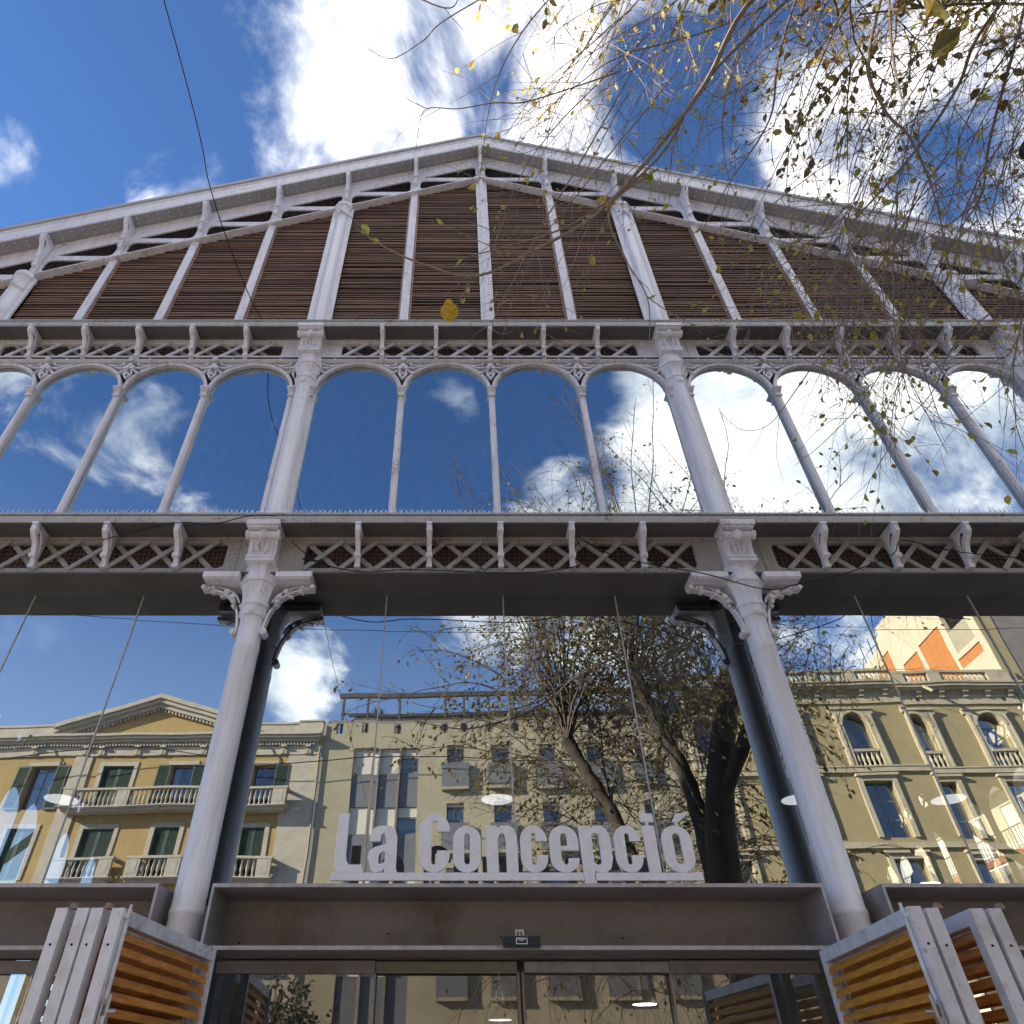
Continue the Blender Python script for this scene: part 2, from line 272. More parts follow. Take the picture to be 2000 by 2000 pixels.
# ================================================================== mesh tools
class MB:
    def __init__(s): s.v = []; s.f = []
    def add(s, vs, fs):
        o = len(s.v); s.v += [tuple(p) for p in vs]; s.f += [tuple(i + o for i in f) for f in fs]; return s
    def box(s, x0, x1, y0, y1, z0, z1):
        return s.add([(x0, y0, z0), (x1, y0, z0), (x1, y1, z0), (x0, y1, z0), (x0, y0, z1), (x1, y0, z1), (x1, y1, z1), (x0, y1, z1)],
                     [(0, 3, 2, 1), (4, 5, 6, 7), (0, 1, 5, 4), (1, 2, 6, 5), (2, 3, 7, 6), (3, 0, 4, 7)])
    def hexa(s, p):  # 8 points: bottom 4 ccw, top 4 ccw
        return s.add(p, [(0, 3, 2, 1), (4, 5, 6, 7), (0, 1, 5, 4), (1, 2, 6, 5), (2, 3, 7, 6), (3, 0, 4, 7)])
    def bar(s, p, q, w, h, up=(0, 1, 0)):   # w across, h along 'up'
        p, q, u = Vector(p), Vector(q), Vector(up); d = (q - p).normalized(); a = d.cross(u).normalized(); u = a.cross(d).normalized()
        a = a * w / 2; u = u * h / 2
        return s.hexa([p - a - u, p + a - u, p + a + u, p - a + u, q - a - u, q + a - u, q + a + u, q - a + u])
    def tube(s, pts, rad, n=6, cap=True):
        pts = [Vector(p) for p in pts]; m = len(pts)
        if isinstance(rad, (int, float)): rad = [rad] * m
        t0 = (pts[1] - pts[0]).normalized(); ref = Vector((0, 0, 1)) if abs(t0.z) < .9 else Vector((1, 0, 0))
        a = t0.cross(ref).normalized(); vs = []
        for i in range(m):
            t = (pts[min(i + 1, m - 1)] - pts[max(i - 1, 0)]); t = t.normalized() if t.length > 1e-9 else t0
            a = (a - t * a.dot(t)); a = a.normalized() if a.length > 1e-9 else t.orthogonal().normalized()
            b = t.cross(a)
            for k in range(n):
                an = 2 * math.pi * k / n; vs.append(pts[i] + (a * math.cos(an) + b * math.sin(an)) * rad[i])
        fs = [(i * n + k, i * n + (k + 1) % n, (i + 1) * n + (k + 1) % n, (i + 1) * n + k) for i in range(m - 1) for k in range(n)]
        if cap: fs += [tuple(range(n - 1, -1, -1)), tuple((m - 1) * n + k for k in range(n))]
        return s.add(vs, fs)
    def lathe(s, prof, n=16, c=(0, 0, 0), rot=0.0, a0=0.0, a1=360.0):   # prof: (r, z)
        full = abs(a1 - a0 - 360) < 1e-6; m = n if full else n + 1; vs = []
        for r, z in prof:
            for k in range(m):
                an = R(a0 + (a1 - a0) * k / n) + rot; vs.append((c[0] + r * math.cos(an), c[1] + r * math.sin(an), c[2] + z))
        fs = []
        for i in range(len(prof) - 1):
            for k in range(n):
                k2 = (k + 1) % m; fs.append((i * m + k, i * m + k2, (i + 1) * m + k2, (i + 1) * m + k))
        if full: fs += [tuple(range(m - 1, -1, -1)), tuple((len(prof) - 1) * m + k for k in range(m))]
        return s.add(vs, fs)
    def plate(s, loops, d0, d1, axis='Y'):   # 2D loops (outer, holes..) extruded between d0 and d1
        def P(a, b, d): return (a, d, b) if axis == 'Y' else ((d, a, b) if axis == 'X' else (a, b, d))
        flat = [p for l in loops for p in l]
        tris = tessellate_polygon([[Vector((a, b, 0)) for a, b in l] for l in loops]); n = len(flat)
        vs = [P(a, b, d0) for a, b in flat] + [P(a, b, d1) for a, b in flat]
        fs = [tuple(t) for t in tris] + [tuple(i + n for i in reversed(t)) for t in tris]; o = 0
        for l in loops:
            k = len(l); fs += [(o + i, o + (i + 1) % k, n + o + (i + 1) % k, n + o + i) for i in range(k)]; o += k
        return s.add(vs, fs)
    def cyl(s, c, axis, r, h, n=12):
        c = Vector(c); a = Vector(axis).normalized() * h / 2; return s.tube([c - a, c + a], r, n)
    def dome(s, c, r, axis=(0, -1, 0), h=.6):
        c = Vector(c); a = Vector(axis).normalized(); u = a.orthogonal().normalized(); w = a.cross(u)
        vs = [c + (u * math.cos(t) + w * math.sin(t)) * r for t in [k * math.pi / 3 for k in range(6)]]
        vs += [c + a * r * h * .75 + (u * math.cos(t) + w * math.sin(t)) * r * .6 for t in [k * math.pi / 3 for k in range(6)]] + [c + a * r * h]
        fs = [(k, (k + 1) % 6, 6 + (k + 1) % 6, 6 + k) for k in range(6)] + [(6 + k, 6 + (k + 1) % 6, 12) for k in range(6)]
        return s.add(vs, fs)
    def mesh(s, name, m, smooth=False):
        me = bpy.data.meshes.new(name); me.from_pydata(s.v, [], s.f); me.validate(); me.update()
        import bmesh
        b = bmesh.new(); b.from_mesh(me); bmesh.ops.recalc_face_normals(b, faces=b.faces); b.to_mesh(me); b.free()
        if m: me.materials.append(m)
        if smooth:
            me.polygons.foreach_set('use_smooth', [True] * len(me.polygons))
            try: me.set_sharp_from_angle(angle=R(38))
            except Exception: pass
        return me
def rawmesh(mb, name, m):
    me = bpy.data.meshes.new(name); me.from_pydata(mb.v, [], mb.f); me.update(); me.materials.append(m); return me

WM = {}
def put(name, data, parent=None, mtx=None, kind=None, label=None, cat=None, group=None):
    o = bpy.data.objects.new(name, data); C.objects.link(o)
    mtx = mtx or Matrix.Identity(4)
    if parent is not None:
        o.parent = parent; o.matrix_parent_inverse = WM[parent.name].inverted()
    o.matrix_basis = mtx; WM[o.name] = mtx.copy()
    if kind: o['kind'] = kind
    if label: o['label'] = label
    if cat: o['category'] = cat
    if group: o['group'] = group
    return o
def T(x, y, z): return Matrix.Translation((x, y, z))
def empty(name, mtx, label, cat, group=None): return put(name, None, None, mtx, None, label, cat, group)
def ob(name, mb, m, parent=None, smooth=False, **k): return put(name, mb.mesh(name, M[m], smooth), parent, **k)

def rnd(loop, r, n=4):      # round the corners of a 2D polygon
    out = []; k = len(loop)
    for i in range(k):
        p0, p, p1 = Vector(loop[i - 1]), Vector(loop[i]), Vector(loop[(i + 1) % k])
        a, b = (p0 - p), (p1 - p); ra = min(r, a.length * .45, b.length * .45)
        q0, q1 = p + a.normalized() * ra, p + b.normalized() * ra
        for j in range(n + 1):
            t = j / n; out.append(tuple((1 - t) ** 2 * q0 + 2 * t * (1 - t) * p + t * t * q1))
    return out
def arc(cx, cz, r, a0, a1, n): return [(cx + r * math.cos(R(a0 + (a1 - a0) * i / n)), cz + r * math.sin(R(a0 + (a1 - a0) * i / n))) for i in range(n + 1)]
def band(path, wid):        # thick line as polygon
    L_, R_ = [], []; n = len(path)
    for i, p in enumerate(path):
        p = Vector(p); d = (Vector(path[min(i + 1, n - 1)]) - Vector(path[max(i - 1, 0)])).normalized(); nn = Vector((-d.y, d.x))
        w = wid[i] if isinstance(wid, (list, tuple)) else wid
        L_.append(tuple(p + nn * w / 2)); R_.append(tuple(p - nn * w / 2))
    return L_ + R_[::-1]

# ================================================================== the street
F, G, G2 = 5.883, 6.17, 5.918            # column line, ground floor glazing, first floor glazing
put('ground', MB().add([(-600, -600, 0), (600, -600, 0), (600, 600, 0), (-600, 600, 0)], [(0, 1, 2, 3)]).mesh('ground', M['paving']), kind='structure')
put('road', MB().box(-200, 200, -17.0, -3.4, -.2, .004).mesh('road', M['asphalt']), kind='structure')
put('pavement_market_side', MB().box(-200, 200, -3.2, 5.4, -.2, .13).mesh('pavement', M['paving']), kind='structure')
put('pavement_house_side', MB().box(-200, 200, -22.0, -17.2, -.2, .13).mesh('pavement', M['paving']), kind='structure')
for nm, y in (('kerb_market_side', -3.4), ('kerb_house_side', -17.2)):
    put(nm, MB().box(-200, 200, y, y + .2, -.2, .135).mesh('kerb', M['kerb']), kind='structure')
lm = MB()
for k in range(-12, 13):
    for y in (-6.8, -10.2, -13.6): lm.box(k * 6, k * 6 + 3, y - .06, y + .06, .002, .008)
put('road_markings', lm.mesh('road_markings', M['roadpaint']), kind='structure')

# ================================================================== the market hall
XC, SL = 0.46, 0.487                      # gable centre line and roof slope
COLS = [-11.64, -6.84, -2.04, 2.96, 7.76, 12.56]
X0, X1 = -11.9, 12.82
hall = empty('market_hall', T(XC, F, 0), 'grey cast iron market hall with louvred gable above arched and plain glass', 'market hall')
def hp(name, mb, m, parent=None, smooth=False, **k): return ob(name, mb, m, parent or hall, smooth, **k)
def zch(x): return 15.02 - SL * abs(x - XC)          # underside of the raking chord
def zso(x): return 16.08 - SL * abs(x - XC)          # underside of the raking eave

# --- shared meshes -------------------------------------------------
shaft1 = MB().lathe([(.15, 0), (.15, .3), (.126, .36), (.126, 2.62), (.131, 2.63), (.131, 2.66), (.124, 2.67), (.120, 4.84), (.124, 4.85), (.124, 4.90), (.120, 4.91), (.117, 5.22)], 28, (0, F, 0)).mesh('column', M['paint_col'], True)
shaft2 = MB().lathe([(.132, 6.38), (.132, 6.46), (.114, 6.5), (.108, 8.85)], 24, (0, F - .03, 0)).box(-.155, -.105, F - .0, F + .09, 6.36, 8.8).box(.105, .155, F - .0, F + .09, 6.36, 8.8).mesh('column', M['paint_col'], True)
def cap_mesh():
    b = MB().lathe([(.120, 5.20), (.142, 5.215), (.142, 5.32), (.160, 5.33), (.160, 5.35), (.140, 5.36), (.146, 5.43), (.162, 5.51), (.186, 5.575), (.204, 5.585), (.204, 5.625), (.19, 5.635), (.19, 5.69), (.178, 5.70), (.178, 5.80)], 8, (0, F, 0), R(22.5))
    b.cyl((0, F - .143, 5.235), (0, 1, 0), .034, .03, 12); b.dome((0, F - .158, 5.235), .015); b.box(-.034, .034, F - .146, F - .12, 5.235, 5.30)
    return b.mesh('capital', M['paint'])
cap1 = cap_mesh()
def console_mesh():
    b = MB(); pr = [(F + .1, 5.80), (F - .215, 5.80), (F - .215, 5.825), (F - .20, 5.83), (F - .20, 5.845), (F - .215, 5.85), (F - .215, 5.87), (F - .185, 5.88), (F - .18, 5.94), (F - .195, 6.02), (F - .235, 6.10), (F - .245, 6.20), (F + .1, 6.20)]
    b.plate([pr], -.148, .148, 'X')
    b.box(-.178, .178, F - .352, F - .10, 6.175, 6.235); b.box(-.164, .164, F - .33, F - .12, 6.15, 6.174)
    b.cyl((0, F - .25, 6.105), (1, 0, 0), .042, .345, 12)
    for x in (-.165, .165): b.cyl((x, F - .25, 6.105), (1, 0, 0), .052, .03, 12)
    b.lathe([(.012, -.065), (.035, -.05), (.052, 0), (.035, .05), (.012, .065)], 10, (0, F - .27, 6.095))
    for s in (-1, 1):
        for k, (w, z0, z1) in enumerate(((.045, 5.90, 5.965), (.062, 5.915, 6.01), (.055, 5.935, 6.045))):
            pts = [(s * .008, F - .186, z0 - .005), (s * w * .6, F - .195, z0 + .005), (s * w, F - .20, (z0 + z1) / 2), (s * w * .75, F - .212, z1), (s * w * .45, F - .212, z1 - .01)]
            b.tube(pts, [.006, .009, .010, .009, .006], 6)
        b.bar((s * .105, F - .188, 5.90), (s * .105, F - .21, 6.04), .012, .012)
    b.tube([(0, F - .185, 5.89), (0, F - .195, 5.97), (0, F - .22, 6.05)], [.006, .012, .006], 6)
    return b.mesh('console', M['paint'])
cons1 = console_mesh()
def bracket_mesh(s):
    b = MB(); q = .024
    path = [(.125, 5.05), (.135, 5.16), (.16, 5.27), (.20, 5.37), (.262, 5.45), (.34, 5.51), (.43, 5.545), (.535, 5.56)]
    b.plate([[(s * x, z) for x, z in band(path, [.022, .026, .024, .022, .02, .02, .024, .03])]], F - .045, F + .025)
    p2 = [(.165, 5.40), (.21, 5.485), (.28, 5.543), (.39, 5.582), (.55, 5.592)]
    b.plate([[(s * x, z) for x, z in band(p2, [.018, .018, .016, .014, .014])]], F - .035, F + .015)
    for x, z, r in ((.145, 5.045, .036), (.238, 5.455, .028), (.298, 5.515, .026), (.225, 5.395, .02), (.455, 5.565, .018), (.556, 5.572, .026), (.50, 5.555, .014)):
        b.cyl((s * x, F - .02, z), (0, 1, 0), r, .10, 12); b.cyl((s * x, F - .074, z), (0, 1, 0), r * .72, .008, 12); b.dome((s * x, F - .078, z), r * .4)
    for (xa, za, xb, zb) in ((.172, 5.32, .235, 5.36), (.185, 5.345, .205, 5.40), (.31, 5.48, .37, 5.465), (.41, 5.53, .47, 5.512), (.345, 5.515, .33, 5.55)):
        b.bar((s * xa, F - .02, za), (s * xb, F - .02, zb), .014, .05, (0, 1, 0))
    b.box(min(s * .185, s * .555), max(s * .185, s * .555), F - .17, F + .12, 5.625, 5.692)
    b.box(min(s * .185, s * .542), max(s * .185, s * .542), F - .155, F + .12, 5.608, 5.623)
    return b.mesh('bracket', M['paint'])
brk = {s: bracket_mesh(s) for s in (-1, 1)}
def corbel_mesh(h=.37, d=.27, w=.058, kind='corbel'):
    b = MB(); S = h / .37; D = d / .27
    path = [(-.235, .02), (-.262, -.02), (-.255, -.065), (-.215, -.10), (-.165, -.13), (-.125, -.175), (-.10, -.23), (-.075, -.275), (-.045, -.31), (-.03, -.37)]
    path = [(y * D, z * S) for y, z in path]
    b.plate([band(path, [.03, .05, .055, .05, .045, .05, .05, .055, .06, .05])], -w / 2, w / 2, 'X')
    b.cyl((0, -.225 * D, -.045 * S), (1, 0, 0), .034, w * 1.25, 12)
    b.cyl((0, -.10 * D, -.275 * S), (1, 0, 0), .030, w * 1.35, 10)
    b.box(-w * .62, w * .62, -.29 * D, 0, .002, .03); b.box(-w * .6, w * .6, -.07 * D, .0, -.40 * S, -.36 * S)
    b.plate([[(-.16 * D, .0), (.0, .0), (.0, -.36 * S), (-.02 * D, -.36 * S), (-.03 * D, -.2 * S), (-.08 * D, -.07 * S)]], -w * .16, w * .16, 'X')
    b.dome((0, -.268 * D, -.02 * S), .02, (0, -1, .2))
    return b.mesh(kind, M['paint'], True)
corb = corbel_mesh(.37, .27, .05)
corb_r = corbel_mesh(.62, .225, .06)

# --- columns ---------------------------------------------------------
for X in COLS:
    c1 = put('column', shaft1, hall, T(X, 0, 0))
    put('capital', cap1, c1, T(X, 0, 0)); put('console', cons1, c1, T(X, 0, 0))
    for s in (-1, 1): put('bracket', brk[s], c1, T(X, 0, 0))
    if abs(X - XC) < 8:
        c2 = put('column', shaft2, hall, T(X, 0, 0))
        put('capital', cap1, c2, T(X, 0, 3.59)); put('console', cons1, c2, T(X, 0, 3.59))

# --- lattice girders with their bars and nets -------------------------
def girder(xa, xb, z0, zl0, zl1, z1, yb, yf=F - .12):
    b = MB(); xs0, xs1 = xa + .10, xb - .10
    b.plate([[(xs0, z0), (xs1, z0), (xs1, z1), (xs0, z1)], rnd([(xa + .42, zl0), (xb - .42, zl0), (xb - .42, zl1), (xa + .42, zl1)], .07)], F - .06, F - .02)
    b.box(xs0, xs1, F - .075, F - .061, z0, z0 + .035); b.box(xs0, xs1, F - .085, F - .061, z1 - .04, z1 - .002)
    for x in (xa + .30, xb - .30):
        b.box(x - .012, x + .012, F - .068, F - .061, z0 + .045, z1 - .045)
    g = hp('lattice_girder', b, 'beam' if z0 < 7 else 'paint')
    hp('soffit_plate', MB().box(xs0, xs1, yf, yb, z0 - .022, z0 - .002), 'soffit_shade', g)
    h = zl1 - zl0; run = h * 1.02; n = int((xb - xa - .84) / .375); xm = (xa + xb) / 2
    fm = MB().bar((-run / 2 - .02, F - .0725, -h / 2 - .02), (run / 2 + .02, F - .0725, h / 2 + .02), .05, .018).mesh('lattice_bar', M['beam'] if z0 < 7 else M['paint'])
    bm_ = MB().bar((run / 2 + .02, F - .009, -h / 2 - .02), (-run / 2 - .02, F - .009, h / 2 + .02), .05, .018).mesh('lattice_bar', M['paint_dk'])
    for k in range(n):
        x = xm + (k - (n - 1) / 2) * .375
        put('lattice_bar', fm, g, T(x, 0, (zl0 + zl1) / 2)); put('lattice_bar', bm_, g, T(x, 0, (zl0 + zl1) / 2))
    nb = MB(); rr = random.Random(int(xa * 10))
    x = xs0 + .1
    while x < xs1 - .1:
        dx = rr.uniform(-.02, .02); nb.bar((x, F - .10, z0 + .01), (x + dx, F - .115, z1), .0014, .0014); x += .052
    for k in range(9):
        z = z0 + .03 + k * .052; nb.bar((xs0 + .1, F - .108, z + rr.uniform(-.006, .006)), (xs1 - .1, F - .108, z + rr.uniform(-.006, .006)), .0014, .0014, (0, 0, 1))
    put('bird_net', nb.mesh('bird_net', M['net']), g, kind='stuff')
    put('backing_board', MB().box(xs0, xs1, F + .10, F + .12, z0, z1 - .01).mesh('backing_board', M['redback']), g)
for a, b_ in zip(COLS[:-1], COLS[1:]):
    girder(a, b_, 5.72, 5.81, 6.14, 6.208, G + .02)
    if abs((a + b_) / 2 - XC) < 6: girder(a, b_, 9.40, 9.435, 9.72, 9.798, F + .2, F - .078)

def cornice(zs, yf, fh):
    b = MB().plate([[(yf, zs), (yf, zs + fh), (yf + .03, zs + fh), (yf + .03, zs + fh + .018), (yf - .006, zs + fh + .018), (yf - .006, zs + fh + .042), (F + .1, zs + fh + .09), (F + .1, zs + .015), (yf + .02, zs + .015), (yf + .02, zs)]], X0, X1, 'X')
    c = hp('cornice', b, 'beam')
    hp('soffit_plate', MB().box(X0, X1, yf + .0205, F + .1, zs + .002, zs + .0145), 'soffit_shade', c)
    for a, b_ in zip(COLS[:-1], COLS[1:]):
        m = (a + b_) / 2
        for k in range(-2, 3): put('corbel', corb, c, T(m + k * .75, F - .061, zs - .032))
    sp = MB(); rr = random.Random(5); x = X0; zt = zs + fh + .045
    while x < X1:
        for dy, dx in ((0, rr.uniform(-.02, .02)), (.03, .028), (.03, -.028)):
            sp.bar((x, yf + .05, zt), (x + dx + rr.uniform(-.008, .008), yf + .05 + dy, zt + rr.uniform(.085, .11)), .0032, .0032)
        x += rr.choice((.05, .055, .06))
    put('bird_spikes', sp.mesh('bird_spikes', M['spike']), c, kind='stuff')
    return c
cornice(6.21, 5.55, .085)
cornice(9.80, 5.565, .095)

# --- first floor arcade -------------------------------------------------
BAYS = [(-6.815, 1.155), (-1.94, 1.2), (3.09, 1.16)]
mull = MB().box(-.038, .038, F - .02, F + .033, 6.38, 8.618).box(-.014, .014, F - .036, F - .021, 6.38, 8.615).box(-.026, .026, F - .028, F - .0205, 6.4, 8.61).mesh('mullion', M['paint'])
mcap = MB().box(-.055, .055, F - .06, F + .034, 8.618, 8.638).box(-.05, .05, F - .05, F + .034, 8.643, 8.673)
mcap.hexa([(-.05, F - .05, 8.673), (.05, F - .05, 8.673), (.05, F + .034, 8.673), (-.05, F + .034, 8.673), (-.075, F - .085, 8.743), (.075, F - .085, 8.743), (.075, F + .034, 8.743), (-.075, F + .034, 8.743)])
for k in range(5): mcap.bar((-.044 + k * .022, F - .056, 8.678), (-.06 + k * .03, F - .088, 8.738), .007, .007)
mcap = mcap.box(-.08, .08, F - .095, F + .034, 8.745, 8.765).mesh('capital', M['paint'])
ARC_Z = 8.765
rr = random.Random(3)
for bi, (x0, wd) in enumerate(BAYS):
    ri = wd / 2 - .046; ro = wd / 2 - .003; zt = 9.40
    for k in range(5):
        m = put('mullion', mull, hall, T(x0 + k * wd, 0, 0)); put('capital', mcap, m, T(x0 + k * wd, 0, 0) @ Matrix.Diagonal((.74, 1, 1, 1)))
    back = []
    for k in range(4):
        cx = x0 + (k + .5) * wd
        ring = arc(cx, ARC_Z, ri, 0, 180, 28) + arc(cx, ARC_Z, ro, 180, 0, 28)
        a = hp('window_arch', MB().plate([ring], F - .022, F + .033), 'paint')
        r2 = arc(cx, ARC_Z, ro - .008, 0, 180, 28) + arc(cx, ARC_Z, ro - .022, 180, 0, 28)
        hp('moulding', MB().plate([r2], F - .031, F - .023), 'paint', a)
        pn = [(cx - ri - .02, 6.30), (cx + ri + .02, 6.30)] + arc(cx, ARC_Z, ri + .02, 0, 180, 28)
        pm = MB(); pm.add([(p[0] - cx, 0, p[1] - 7.8) for p in pn], [tuple(range(len(pn)))])
        put('glass_pane', rawmesh(pm, 'glass_pane', M['glass2']), hall, T(cx, G2, 7.8) @ Matrix.Rotation(R(rr.uniform(-.18, .18)), 4, 'X') @ Matrix.Rotation(R(rr.uniform(-.3, .3)), 4, 'Z'))
    xa, xb = x0 - .05, x0 + 4 * wd + .05
    prof = [(xa, ARC_Z)]
    for k in range(4):
        cx = x0 + (k + .5) * wd; prof += arc(cx, ARC_Z, ri + .03, 180, 0, 24)
    prof += [(xb, ARC_Z), (xb, 9.435), (xa, 9.435)]
    hp('spandrel_backing', MB().plate([prof], F + .022, F + .029), 'dark')
    rl = MB().box(xa, xb, F - .05, F + .03, 9.340, 9.380).box(xa, xb, F - .065, F - .051, 9.355, 9.373)
    rail = hp('arch_rail', rl, 'paint')
    for k in range(5):
        x = x0 + k * wd; s_ = MB(); y0, y1 = F - .03, F + .018
        sides = (-1, 1) if 0 < k < 4 else ((1,) if k == 0 else (-1,))
        for s in sides:
            s_.plate([[(x + s * u, v) for u, v in band([(.02, 9.035), (.055, 9.105), (.03, 9.165)], .022)]], y0, y1)
            s_.plate([[(x + s * u, v) for u, v in band([(.03, 9.195), (.10, 9.155), (.13, 9.105)], .02)]], y0, y1)
            s_.plate([[(x + s * u, v) for u, v in band([(.06, 9.245), (.15, 9.225), (.22, 9.255), (.33, 9.307)], [.024, .02, .018, .014])]], y0, y1)
            s_.plate([[(x + s * u, v) for u, v in band([(.10, 9.295), (.20, 9.277), (.27, 9.290)], .016)]], y0, y1)
            for u, v, r in ((.135, 9.110, .02), (.225, 9.255, .018), (.10, 9.295, .018)): s_.cyl((x + s * u, F - .01, v), (0, 1, 0), r, .07, 8)
            s_.cyl((x + s * .035, F - .015, 9.220), (0, 1, 0), .034, .08, 10)
        if len(sides) == 2:
            s_.plate([[(x, 8.995), (x + .05, 9.065), (x, 9.145), (x - .05, 9.065)], [(x, 9.025), (x - .03, 9.065), (x, 9.110), (x + .03, 9.065)]], y0 - .001, y1 + .001)
            s_.plate([[(x, 9.315), (x + .045, 9.360), (x, 9.405), (x - .045, 9.360)]], F - .085, F - .066); s_.dome((x, F - .085, 9.360), .03, h=.7)
            s_.cyl((x, F - .018, 9.255), (0, 1, 0), .036, .085, 10)
        hp('spandrel_ornament', s_, 'paint', rail)
        for s in (-.25, .25): hp('bolt', MB().dome((x + s, F - .066, 9.365), .022), 'paint', rail)

# --- louvred gable --------------------------------------------------------
MX = [XC + d for d in (0, -1.25, 1.25)]
for c in (-2.04, -6.84): MX += [c - 1.2 * k for k in (1, 2, 3)]
for c in (2.96, 7.76): MX += [c + 1.2 * k for k in (1, 2, 3)]
POSTS = sorted(MX + [c for c in COLS])
ZB = 9.98
rv = MB()
for x in MX:
    zt = zch(x) - .004
    if zt < ZB + .2: continue
    b = MB().box(x - .062, x + .062, F - .05, F - .02, ZB, zt)
    if abs(x - XC) < .01: b.box(x - .03, x + .03, F - .075, F - .051, ZB, zt - .02).box(x - .10, x - .063, F - .04, F - .01, ZB, zt - .01).box(x + .063, x + .10, F - .04, F - .01, ZB, zt - .01)
    m = hp('gable_mullion', b, 'paint')
    if abs(x - XC) > .01:
        for s in (-1, 1): hp('side_trim', MB().box(min(x + s * .063, x + s * .094), max(x + s * .063, x + s * .094), F - .012, F + .05, ZB, zt - .012), 'trimwood', m)
    z = ZB + .25
    while z < zt - .1:
        for s in (-.045, .045): rv.dome((x + s, F - .05, z), .011)
        z += .42
for X in COLS[1:-1]:
    zt = zch(X) - .02
    b = MB().lathe([(.10, ZB), (.10, zt - .28), (.096, zt - .27)], 20, (X, F - .055, 0), 0, 180, 360).box(X - .18, X - .101, F - .06, F - .03, ZB, zt).box(X + .101, X + .18, F - .06, F - .03, ZB, zt)
    b.box(X - .10, X + .10, F - .04, F - .03, ZB, zt)
    c3 = hp('gable_column', b, 'paint_col', smooth=True)
    cp = MB().lathe([(.105, zt - .36), (.13, zt - .345), (.13, zt - .29), (.115, zt - .285), (.122, zt - .16), (.145, zt - .08), (.17, zt - .06), (.17, zt - .01), (.15, zt), (.15, zt + .05)], 8, (X, F - .055, 0), R(22.5))
    cp.cyl((X, F - .2, zt - .33), (0, 1, 0), .03, .03, 10)
    hp('capital', cp, 'paint', c3)
    z = ZB + .25
    while z < zt - .3:
        for s in (-.155, .155): rv.dome((X + s, F - .06, z), .012)
        z += .45
PS = [p for p in POSTS]
half = {}
for p in PS: half[p] = .18 if any(abs(p - c) < .01 for c in COLS) else (.10 if abs(p - XC) < .01 else .094)
rr = random.Random(11)
for a, b_ in zip(PS[:-1], PS[1:]):
    xa, xb = a + half[a], b_ - half[b_]
    if max(zch(xa), zch(xb)) < ZB + .1: continue
    top = []
    zl, zr = max(ZB + .02, zch(xa)), max(ZB + .02, zch(xb))
    loop = [(xa, ZB), (xb, ZB), (xb, zr)] + ([(XC, zch(XC))] if xa < XC < xb else []) + [(xa, zl)]
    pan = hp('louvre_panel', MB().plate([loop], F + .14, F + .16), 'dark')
    sl = MB(); z = ZB + .03
    while z < max(zl, zr) - .03:
        lim = (15.02 - z - .03) / SL; sa, sb = max(xa, XC - lim), min(xb, XC + lim)
        if sb - sa > .03:
            h = rr.uniform(.034, .042); t0, t1 = (rr.uniform(-.006, .006), rr.uniform(-.006, .006)) if rr.random() > .06 else (rr.uniform(-.03, .03), rr.uniform(-.02, .02)); yy = rr.uniform(-.008, .008)
            # tilted board: lower front edge, upper back edge
            sl.hexa([(sa, F + yy, z + t0), (sb, F + yy, z + t1), (sb, F + .07, z + .028 + t1), (sa, F + .07, z + .028 + t0),
                     (sa, F + yy + .006, z + h + t0), (sb, F + yy + .006, z + h + t1), (sb, F + .078, z + h + .02 + t1), (sa, F + .078, z + h + .02 + t0)])
        z += .064
    put('louvre_slats', sl.mesh('louvre_slats', M['louvre']), pan, kind='stuff')

